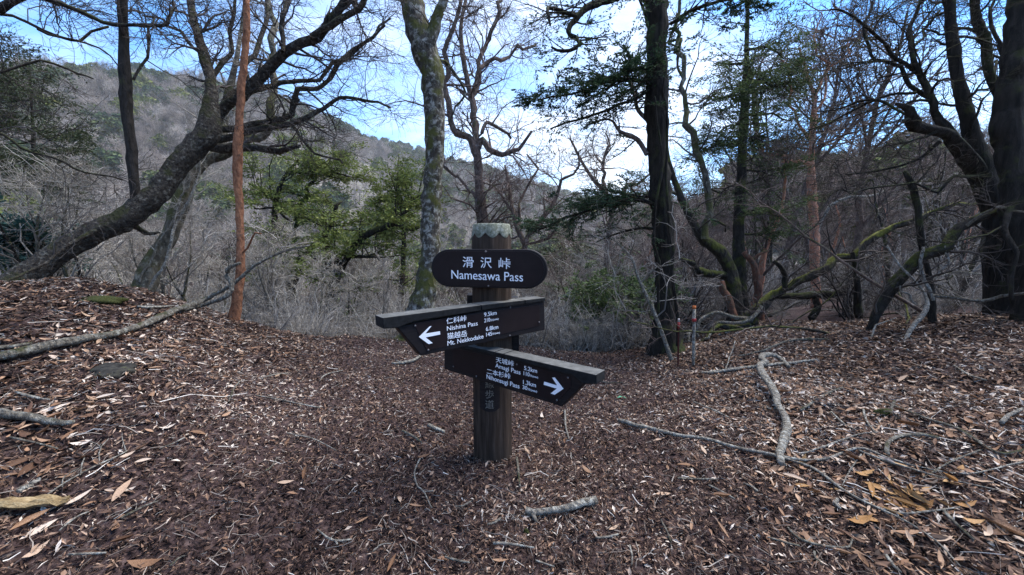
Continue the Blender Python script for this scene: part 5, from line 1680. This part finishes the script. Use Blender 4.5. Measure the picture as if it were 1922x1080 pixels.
dead_branch('fallen_branch', 'long grey forked branch slanting across the left bank', 'branch', [
    [(-60, 690, 12), (0, 674, 11.5), (74, 656, 11.5), (148, 645, 10.5), (204, 637, 9.5), (259, 618, 8.5), (315, 592, 8), (370, 567, 6.5, 3.62), (426, 541, 5, 3.68), (480, 498, 4, 3.7), (530, 473, 3, 3.72), (582, 461, 2, 3.75)],
    [(340, 586, 5.5), (372, 574, 4.5, 3.6), (418, 560, 5, 3.62), (437, 537, 5, 3.64), (426, 515, 5, 3.64), (430, 503, 4, 3.62), (451, 494, 3, 3.6)],
    [(-40, 668, 6), (10, 660, 5), (60, 651, 3)]], M_greydead, seed=3)
dead_branch('fallen_branch', 'pale hooked branch bent like a cane on the right of the clearing', 'branch', [
    [(1480, 692, 4), (1462, 675, 6, .06), (1444, 666, 6.5, .10), (1429, 675, 7, .11), (1431, 697, 8, .10), (1450, 735, 8.5, .075), (1461, 764, 8.5, .05), (1477, 799, 9), (1469, 842, 9), (1466, 882, 8)],
    [(1463, 765, 3), (1450, 775, 2.5), (1438, 770, 2)]], M_pale, seed=5)
dead_branch('fallen_branch', 'long thin pale branch running right from beside the sign post', 'branch', [
    [(1160, 796, 5.5), (1206, 806, 5), (1266, 823, 5), (1326, 830, 4.5), (1382, 848, 4.2), (1440, 859, 4), (1510, 872, 4), (1556, 864, 3.5), (1612, 850, 3), (1670, 868, 2.5), (1757, 892, 2.3), (1827, 897, 2), (1900, 880, 2), (1960, 870, 1.5)],
    [(1461, 863, 4), (1524, 886, 3.5), (1580, 925, 3.2), (1637, 957, 3), (1686, 982, 2.5), (1746, 1020, 2.5), (1799, 1075, 2)],
    [(1610, 852, 2.3), (1665, 876, 2.3), (1757, 904, 2), (1870, 928, 1.5)],
    [(1637, 957, 2.5), (1690, 971, 2.2), (1750, 970, 2), (1800, 962, 1.5)],
    [(1500, 860, 2), (1550, 845, 2), (1610, 822, 1.5), (1648, 818, 1)]], M_pale, seed=6, sides=8)
dead_branch('log', 'short stubby grey log lying to the lower right of the post', 'log', [
    [(992, 969, 11), (1004, 971, 9.5), (1030, 969, 8.5), (1072, 957, 8.5), (1100, 951, 9), (1123, 947, 9)],
    [(1000, 972, 6), (1003, 979, 4.5), (1006, 985, 3)]], M_pale, seed=7)
dead_branch('log', 'grey lichened log end poking in at the left edge', 'log', [[(-60, 775, 11), (0, 784, 10), (60, 793, 9.5), (105, 799, 8), (142, 801, 5)]], M_greydead, seed=8)
dead_branch('fallen_branch', 'thin branch lying level beside the hooked branch', 'branch', [
    [(1318, 703, 2.5), (1345, 702, 4), (1390, 696, 4), (1440, 690, 3.5), (1490, 684, 3.5), (1530, 680, 2)],
    [(1360, 702, 2), (1370, 670, 1.5, 3.6), (1380, 640, 1.2, 3.7)]], M_pale, seed=9)
dead_branch('fallen_branch', 'dark thin branch at the foot of the right-hand thicket', 'branch', [
    [(1385, 672, 1.5), (1430, 662, 2.5), (1480, 643, 3), (1540, 640, 3), (1560, 642, 1.5)]], M_greydead, seed=10)
dead_branch('fallen_branch', 'forked pale twig with short spurs lying in the left foreground', 'branch', [
    [(66, 958, 1.3), (120, 922, 2), (180, 887, 2), (215, 868, 2), (240, 855, 1.5)],
    [(118, 923, 1.2), (122, 905, 1.2), (150, 890, 1)],
    [(152, 903, 1.5), (155, 880, 1.5), (160, 870, 1)],
    [(188, 882, 1.5), (187, 858, 1.5), (190, 848, 1.2), (168, 838, 1)],
    [(188, 850, 1.2), (205, 835, 1)],
    [(238, 856, 1.3), (232, 835, 1.3), (230, 820, 1)]], M_pale, seed=11, sides=6)
dead_branch('fallen_branch', 'white forked twig like a wishbone in the lower foreground', 'branch', [
    [(597, 1005, 2), (615, 1017, 2.5), (632, 1026, 2.5), (660, 1023, 2)], [(630, 1026, 2), (633, 1033, 1.5)]], M_pale, seed=12, sides=6)
dead_branch('fallen_branch', 'curved grey twig lying left of the post foot', 'branch', [
    [(789, 868, 1.8), (778, 893, 2), (783, 920, 2), (795, 933, 2), (810, 962, 1.5)], [(795, 932, 1.5), (815, 932, 1)]], M_pale, seed=13, sides=6)
dead_branch('fallen_branch', 'brown bent twig on the right bank below the dead stem', 'branch', [
    [(1502, 776, 3), (1520, 762, 3.5), (1550, 745, 3), (1582, 733, 2)]], M_greydead, seed=14, sides=7)
dead_branch('fallen_branch', 'thin arching branch resting over the leaves at far right', 'branch', [
    [(1660, 760, 2), (1735, 790, 2.5), (1800, 813, 3), (1850, 845, 3), (1885, 862, 3), (1930, 850, 2.5)],
    [(1840, 852, 2), (1780, 878, 1.8), (1730, 905, 1.5)]], M_greydead, seed=15, sides=7)
dead_branch('fallen_branch', 'knotty brown branch curled among the leaves right of the hooked branch', 'branch', [
    [(1665, 862, 4), (1664, 843, 4.5), (1680, 826, 4.5), (1715, 822, 4), (1740, 824, 3.5), (1758, 830, 4)]], M_greydead, seed=16, sides=8)
dead_branch('fallen_branch', 'grey stick pointing at the lower right corner below the orange leaves', 'branch', [
    [(1770, 968, 3), (1790, 992, 4), (1825, 1022, 3.5)]], M_greydead, seed=17, sides=8)
dead_branch('fallen_branch', 'dark curved twig with a pale tip at the lower right', 'branch', [
    [(1478, 1002, 2), (1500, 1022, 3), (1540, 1034, 3), (1590, 1036, 2.5), (1598, 1022, 2)]], M_greydead, seed=18, sides=7)
dead_branch('fallen_branch', 'grey forked stick beside the left end of the sign boards', 'branch', [
    [(735, 686, 2.5), (757, 685, 3), (778, 678, 3), (795, 668, 2.5)], [(756, 685, 2), (742, 680, 1.5)]], M_pale, seed=19, sides=7)
dead_branch('fallen_branch', 'brown twig lying across the left bank above the log end', 'branch', [
    [(30, 745, 3), (60, 752, 4), (95, 757, 2)]], M_pale, seed=20, sides=7)
dead_branch('fallen_branch', 'white stick at the crest of the left bank', 'branch', [
    [(258, 580, 3), (290, 581, 3.5), (325, 578, 2)], [(268, 541, 2, 3.75), (300, 552, 2), (350, 568, 1.5)]], M_pale, seed=21, sides=7)
SMALL = [((228, 984), (300, 950), 2.6), ((115, 1005), (168, 975), 2.5), ((804, 803), (834, 818), 4.2), ((755, 815), (792, 838), 2.4), ((855, 958), (885, 950), 2), ((915, 992), (940, 982), 2.8), ((835, 1055), (880, 1068), 3), ((925, 1030), (1003, 1040), 3.2),
         ((1330, 920), (1378, 946), 3.2), ((1270, 905), (1345, 908), 2.4), ((1182, 1035), (1185, 1075), 2.4), ((1060, 775), (1068, 830), 2.2), ((970, 865), (976, 925), 2.6), ((1120, 1022), (1160, 1012), 2.5), ((1572, 945), (1576, 965), 3.6), ((1527, 1045), (1542, 1070), 3.2),
         ((1660, 1055), (1690, 1085), 3.6), ((1615, 860), (1580, 920), 1.8), ((1680, 760), (1672, 785), 2.8), ((1620, 776), (1642, 818), 2.2), ((1560, 780), (1605, 815), 2), ((500, 890), (520, 868), 2), ((540, 820), (632, 852), 1.4), ((600, 772), (480, 748), 1.8),
         ((450, 720), (430, 760), 1.6), ((350, 830), (300, 850), 1.8), ((130, 1052), (200, 1048), 2.8), ((320, 1075), (350, 1055), 2.6), ((700, 1045), (735, 1030), 2), ((1005, 1062), (1040, 1078), 2), ((1240, 985), (1260, 1030), 2), ((1420, 930), (1395, 915), 3),
         ((1880, 800), (1922, 775), 5), ((1500, 1035), (1440, 1020), 2.4), ((1850, 720), (1790, 690), 2), ((1300, 760), (1370, 790), 1.8), ((1110, 715), (1170, 722), 1.6), ((640, 700), (600, 720), 1.8), ((540, 705), (490, 715), 1.8), ((20, 830), (110, 850), 2)]
GROUNDMARKS = [(925, 850, 'foot of the signpost'), (1060, 957, 'stubby grey log'), (1445, 760, 'hooked branch'), (1300, 830, 'long thin pale branch'), (60, 965, 'yellow split wood'), (208, 698, 'flat stone'), (60, 790, 'lichened log end'), (150, 900, 'spurred twig'), (630, 1020, 'wishbone twig'),
               (785, 910, 'curved grey twig'), (757, 685, 'forked stick by the boards'), (1660, 925, 'orange leaves'), (1540, 1030, 'pale-tipped curved twig'), (1795, 995, 'corner stick'), (1700, 826, 'curled knotty branch'), (1820, 830, 'arching branch'), (1540, 755, 'brown bent twig'), (1166, 750, 'green scrap'), (450, 640, 'long grey forked branch')]


def stick_label(x_, y_, i_):
    mk = min(GROUNDMARKS, key=lambda m_: (m_[0] - x_) ** 2 + (1.6 * (m_[1] - y_)) ** 2)
    dx, dy = x_ - mk[0], 1.6 * (y_ - mk[1])
    if abs(dx) > abs(dy):
        rel = 'right of' if dx > 0 else 'left of'
    else:
        rel = 'in front of' if dy > 0 else 'beyond'
    far_ = 'close ' if math.hypot(dx, dy) < 90 else 'some way '
    return f"{'pale' if i_ % 3 else 'grey'} broken stick lying {far_}{rel} the {mk[2]}"


for i_, (pa, pb2, rp) in enumerate(SMALL):
    mx, my = (pa[0] + pb2[0]) / 2 + g.normal(0, 3), (pa[1] + pb2[1]) / 2 + g.normal(0, 3)
    dead_branch('stick', stick_label(mx, my, i_), 'stick', [[(*pa, rp), (mx, my, rp), (*pb2, rp * .7)]], M_pale if i_ % 3 else M_greydead, 'loose sticks on the forest floor', 60 + i_, 6)

# ---- tangled dead branches of the right-hand thicket
gt = np.random.default_rng(123)
for q in range(34):
    a = R_(gt.uniform(21, 58)); r = np.interp(a, _ca, _cr) + (gt.uniform(-.2, 4.5) if a > R_(36) else gt.uniform(2.8, 4.5))
    p = np.array([r * math.sin(a), r * math.cos(a), 0.]); p[2] = float(ground_z(p[0], p[1]))
    L_ = gt.uniform(.9, 3.0); th = gt.uniform(0, 6.28); inc = R_(gt.uniform(-2, 38))
    d = np.array([math.cos(th) * math.cos(inc), .5 * math.sin(th) * math.cos(inc), math.sin(inc)])
    k2 = 14; P = [p]
    for j in range(1, k2):
        d = unit(d + gt.normal(0, .13, 3)); w = P[-1] + d * L_ / (k2 - 1)
        w[2] = max(w[2], float(ground_z(w[0], w[1])) + .03); P.append(w)
    P = np.array(P)[None]; R = (gt.uniform(.010, .026) * (1 - .75 * np.linspace(0, 1, k2)))[None]
    root = empty('dead_branch', p, f"{['mossy', 'grey', 'reddish', 'grey', 'black'][q % 5]} dead branch tangled {'close in front of' if r < np.interp(a, _ca, _cr) + 1.2 else 'near'} {min(LANDMARKS, key=lambda m_: abs(m_[0] - 961 - FPX * math.tan(a)))[1]}", 'branch', 'dead branches of the right-hand thicket')
    V, F = tubes(P, R, 7, .08, q)
    mesh_obj('stem', V, F, [M_mosslow, M_greydead, M_redgrey, M_greydead, M_dark][q % 5], root, None, True, p)
    p1, r1 = grow(gt, P, R, 9, .5, (30, 65), .3, .05, .8, 6, .6, .008, .003, u0=.2)
    p2, r2 = grow(gt, p1, r1, 5, .22, (30, 60), .3, .03, .8, 4, .6, .004, .002)
    V, F, rv = merge([(*tubes(p1, r1, 4), np.full(len(p1) * 24, .5)), (*tubes(p2, r2, 3), np.full(len(p2) * 12, .6))])
    mesh_obj('crown', V, F, [M_twig, M_twigmid, M_twigred][q % 3], root, rv, True, p)

by_label = {}
for o_ in scene.objects:
    if o_.get('group') and o_.get('label') and o_.parent is None:
        by_label.setdefault(o_['label'], []).append(o_)
for lab, obs in by_label.items():
    if len(obs) > 1:
        obs.sort(key=lambda o_: o_.location.xy.length)
        words_ = {2: ['nearer', 'farther'], 3: ['nearest', 'middle', 'farthest']}.get(len(obs), ['nearest', 'second', 'third', 'fourth', 'fifth', 'sixth'])
        for o_, w_ in zip(obs, words_):
            o_['label'] = w_ + ' ' + lab

# ---- split wood at the lower left
p0 = ground_path([(-60, 968, 12), (60, 962, 11), (130, 957, 10)], .01)
m, n, b = mat_new('rotten_yellow_wood'); M_yellow = m
tcn = nd(n, 'ShaderNodeTexCoord'); mpn = nd(n, 'ShaderNodeMapping'); mpn.inputs['Scale'].default_value = (.12, 1, 1)
n.links.new(tcn.outputs['Object'], mpn.inputs[0])
n1 = nd(n, 'ShaderNodeTexNoise', Scale=70, Detail=6, Roughness=.7); n.links.new(mpn.outputs[0], n1.inputs['Vector'])
n.links.new(ramp(n, n1.outputs['Fac'], [(.3, (.07, .045, .022)), (.5, (.23, .165, .085)), (.75, (.38, .30, .18))]), b.inputs['Base Color'])
bp = nd(n, 'ShaderNodeBump', Strength=.9, Distance=.01); n.links.new(n1.outputs['Fac'], bp.inputs['Height']); n.links.new(bp.outputs[0], b.inputs['Normal'])


def splinter(name, label, a, b_, hw, th, mat, seed):
    g_ = np.random.default_rng(seed)
    d = unit(b_ - a); s_ = unit(np.cross(d, [0, 0, 1.])); u_ = np.cross(s_, d)
    k2 = 14; V, F = [], []
    for j in range(k2):
        f = j / (k2 - 1); w = hw * (1 - .3 * f ** 6) * (1 + .10 * g_.normal()); h_ = th * (1 - .3 * f ** 6) * (1 + .15 * g_.normal())
        c_ = a + (b_ - a) * f + u_ * .004 * g_.normal()
        for (q, e) in ((-1, .1), (-.55, 1), (0, .78), (.5, 1.1), (1, .2), (.6, -.6), (-.6, -.6)):
            V.append(c_ + s_ * w * q + u_ * h_ * e * (1 + .1 * g_.normal()))
    for j in range(k2 - 1):
        for q in range(7):
            q2 = (q + 1) % 7
            F.append((j * 7 + q, j * 7 + q2, j * 7 + 7 + q2, j * 7 + 7 + q))
    F.append(tuple(range(6, -1, -1))); F.append(tuple((k2 - 1) * 7 + q for q in range(7)))
    base = (a + b_) / 2
    o_ = poly_mesh(name, [v - base for v in V], F, mat, None)
    o_.location = [float(v) for v in base]
    tag(o_, label, 'wood')
    return o_


splinter('split_wood', 'yellowish rotten split of wood lying at the lower left edge', p0[0, :3], p0[2, :3], .024, .016, M_yellow, 1)
p1_ = ground_path([(38, 950, 6), (78, 927, 6)], .03)
splinter('split_wood', 'pale splintered wood chip leaning on the yellow split wood', p1_[0, :3], p1_[1, :3], .011, .007, M_pale, 2)

# ---- stone, moss, scrap, stakes
def lump(name, label, cat, px, py, w, h, mat, seed, sink=.4, fl=1.0):
    t_ = on_ground(px, py)
    p = at(px, py, t_); p[2] = float(ground_z(p[0], p[1]))
    sw = w * t_ / FPX / 2; sh = h * t_ / FPX
    import bmesh
    bm = bmesh.new(); bmesh.ops.create_icosphere(bm, subdivisions=3, radius=1)
    g_ = np.random.default_rng(seed); ph = g_.uniform(0, 6, 6)
    for v in bm.verts:
        c_ = v.co
        k_ = 1 + .16 * math.sin(3 * c_.x + ph[0]) * math.cos(3 * c_.y + ph[1]) + .1 * math.sin(6 * c_.y + 5 * c_.z + ph[2]) + .05 * math.sin(11 * c_.x + ph[3])
        v.co = Vector((c_.x * sw * k_, c_.y * sw * .75 * k_, max(c_.z, -.6) * sh * k_ * fl))
    me = bpy.data.meshes.new(name); bm.to_mesh(me); bm.free()
    me.polygons.foreach_set('use_smooth', [True] * len(me.polygons))
    me.materials.append(mat)
    o_ = bpy.data.objects.new(name, me); C.objects.link(o_); o_.location = (p[0], p[1], p[2] + sh * (.5 - sink))
    tag(o_, label, cat)
    return o_


m, n, b = mat_new('dark_stone'); M_stone = m
tcn = nd(n, 'ShaderNodeTexCoord'); n1 = nd(n, 'ShaderNodeTexNoise', Scale=30, Detail=6); n.links.new(tcn.outputs['Object'], n1.inputs['Vector'])
n.links.new(ramp(n, n1.outputs['Fac'], [(.35, (.010, .0095, .009)), (.6, (.035, .033, .028)), (.75, (.05, .055, .022))]), b.inputs['Base Color'])
m, n, b = mat_new('moss_cushion'); M_mosscush = m
tcn = nd(n, 'ShaderNodeTexCoord'); n1 = nd(n, 'ShaderNodeTexNoise', Scale=160, Detail=4); n.links.new(tcn.outputs['Object'], n1.inputs['Vector'])
n.links.new(ramp(n, n1.outputs['Fac'], [(.3, (.016, .018, .006)), (.7, (.050, .056, .016))]), b.inputs['Base Color'])
bp = nd(n, 'ShaderNodeBump', Strength=1, Distance=.01); n.links.new(n1.outputs['Fac'], bp.inputs['Height']); n.links.new(bp.outputs[0], b.inputs['Normal'])
lump('stone', 'dark flat stone half sunk in leaves under the long grey branch', 'stone', 208, 698, 84, 13, M_stone, 1, .55)
lump('moss_cushion', 'small green cushion of moss among leaves on the right', 'moss', 1659, 778, 30, 10, M_mosscush, 2, .35)
lump('moss_cushion', 'low olive moss patch on the crest of the left bank', 'moss', 190, 566, 80, 10, M_mosscush, 3, .45)
lump('moss_cushion', 'tiny olive moss tuft below the stubby log', 'moss', 988, 1001, 12, 7, M_mosscush, 4, .35)

m, n, b = mat_new('green_scrap'); b.inputs['Base Color'].default_value = (.10, .30, .18, 1)
px, py = 1166, 750
p = at(px, py, on_ground(px, py)); p[2] = float(ground_z(p[0], p[1])) + .012
V = np.array([(-.035, 0, 0), (-.01, .012, .012), (.03, .004, .004), (.038, -.012, 0), (.005, -.014, .016), (-.025, -.010, .006)])
o_ = poly_mesh('scrap', V, [(0, 5, 1), (1, 5, 4), (1, 4, 2), (2, 4, 3)], m, None); o_.location = [float(v) for v in p]
tag(o_, 'crumpled scrap of pale green litter right of the arrow boards', 'litter')


def stick_up(px, y0, y1, rp, t_):
    a_ = at(px[0], y0, t_); b_ = at(px[1], y1, t_)
    a_[2] = float(ground_z(a_[0], a_[1]))
    return a_, b_, rp * t_ / FPX


m, n, b = mat_new('orange_paint'); M_orange = m; b.inputs['Base Color'].default_value = (.42, .13, .045, 1)
m, n, b = mat_new('red_tape'); M_redtape = m; b.inputs['Base Color'].default_value = (.24, .03, .03, 1); b.inputs['Roughness'].default_value = .5
m, n, b = mat_new('rusty_red_rod'); M_rod = m; b.inputs['Base Color'].default_value = (.05, .014, .012, 1)
m, n, b = mat_new('white_paint'); M_wp = m; b.inputs['Base Color'].default_value = (.36, .32, .30, 1)


def rod_part(name, a_, b_, f0, f1, r0, r1, mat, root, sides=8, k2=6):
    P = np.array([a_ + (b_ - a_) * (f0 + (f1 - f0) * q / (k2 - 1)) for q in range(k2)]); R = np.linspace(r0, r1, k2)
    V, F = tubes(P[None], R[None], sides)
    n0 = len(V); V = np.concatenate([V, P[-1:], P[:1]]); lr = (k2 - 1) * sides + np.arange(sides); a0 = np.arange(sides)
    F = np.concatenate([F, np.stack([lr, np.roll(lr, -1), np.full(sides, n0), np.full(sides, n0)], -1), np.stack([np.roll(a0, -1), a0, np.full(sides, n0 + 1), np.full(sides, n0 + 1)], -1)])
    o_ = _safe_mesh(name, V, F, mat, root, np.array(root.location))
    return o_


t_s = on_ground(1302, 690)
a_, b_, r_ = stick_up((1302, 1303), 690, 574, 3.4, t_s)
st = empty('survey_stake', a_, 'pale wooden survey stake with orange top and a red tape band', 'stake')
rod_part('shaft', a_ - np.array([0, 0, .1]), b_, 0, .955, r_ * .9, r_, M_pale, st, 4)
rod_part('painted_top', a_, b_, .945, 1, r_ * 1.06, r_ * 1.02, M_orange, st, 4, 3)
rod_part('tape_band', a_, b_, .74, .79, r_ * 1.2, r_ * 1.2, M_redtape, st, 8, 3)
t_s = on_ground(1273, 690)
a_, b_, r_ = stick_up((1273, 1274), 690, 598, 2.0, t_s)
st = empty('marker_rod', a_, 'thin dark red marker rod with a white tip left of the wooden stake', 'stake')
rod_part('shaft', a_ - np.array([0, 0, .1]), b_, 0, .93, r_ * .8, r_ * .8, M_rod, st, 6)
rod_part('tip', a_, b_, .93, 1.0, r_ * 1.0, r_ * .8, M_wp, st, 6, 3)
rod_part('tape_band', a_, b_, .80, .92, r_ * 1.15, r_ * 1.15, M_redtape, st, 6, 3)
if 0:
    tot, seen = 0, {}
    for o_ in scene.objects:
        if o_.type == 'MESH' and o_.data.name not in seen:
            seen[o_.data.name] = sum(len(p.vertices) - 2 for p in o_.data.polygons) if len(o_.data.polygons) < 0 else 2 * len(o_.data.polygons)
    print('TRIS', sum(seen.values()), sorted(seen.items(), key=lambda kv: -kv[1])[:14])
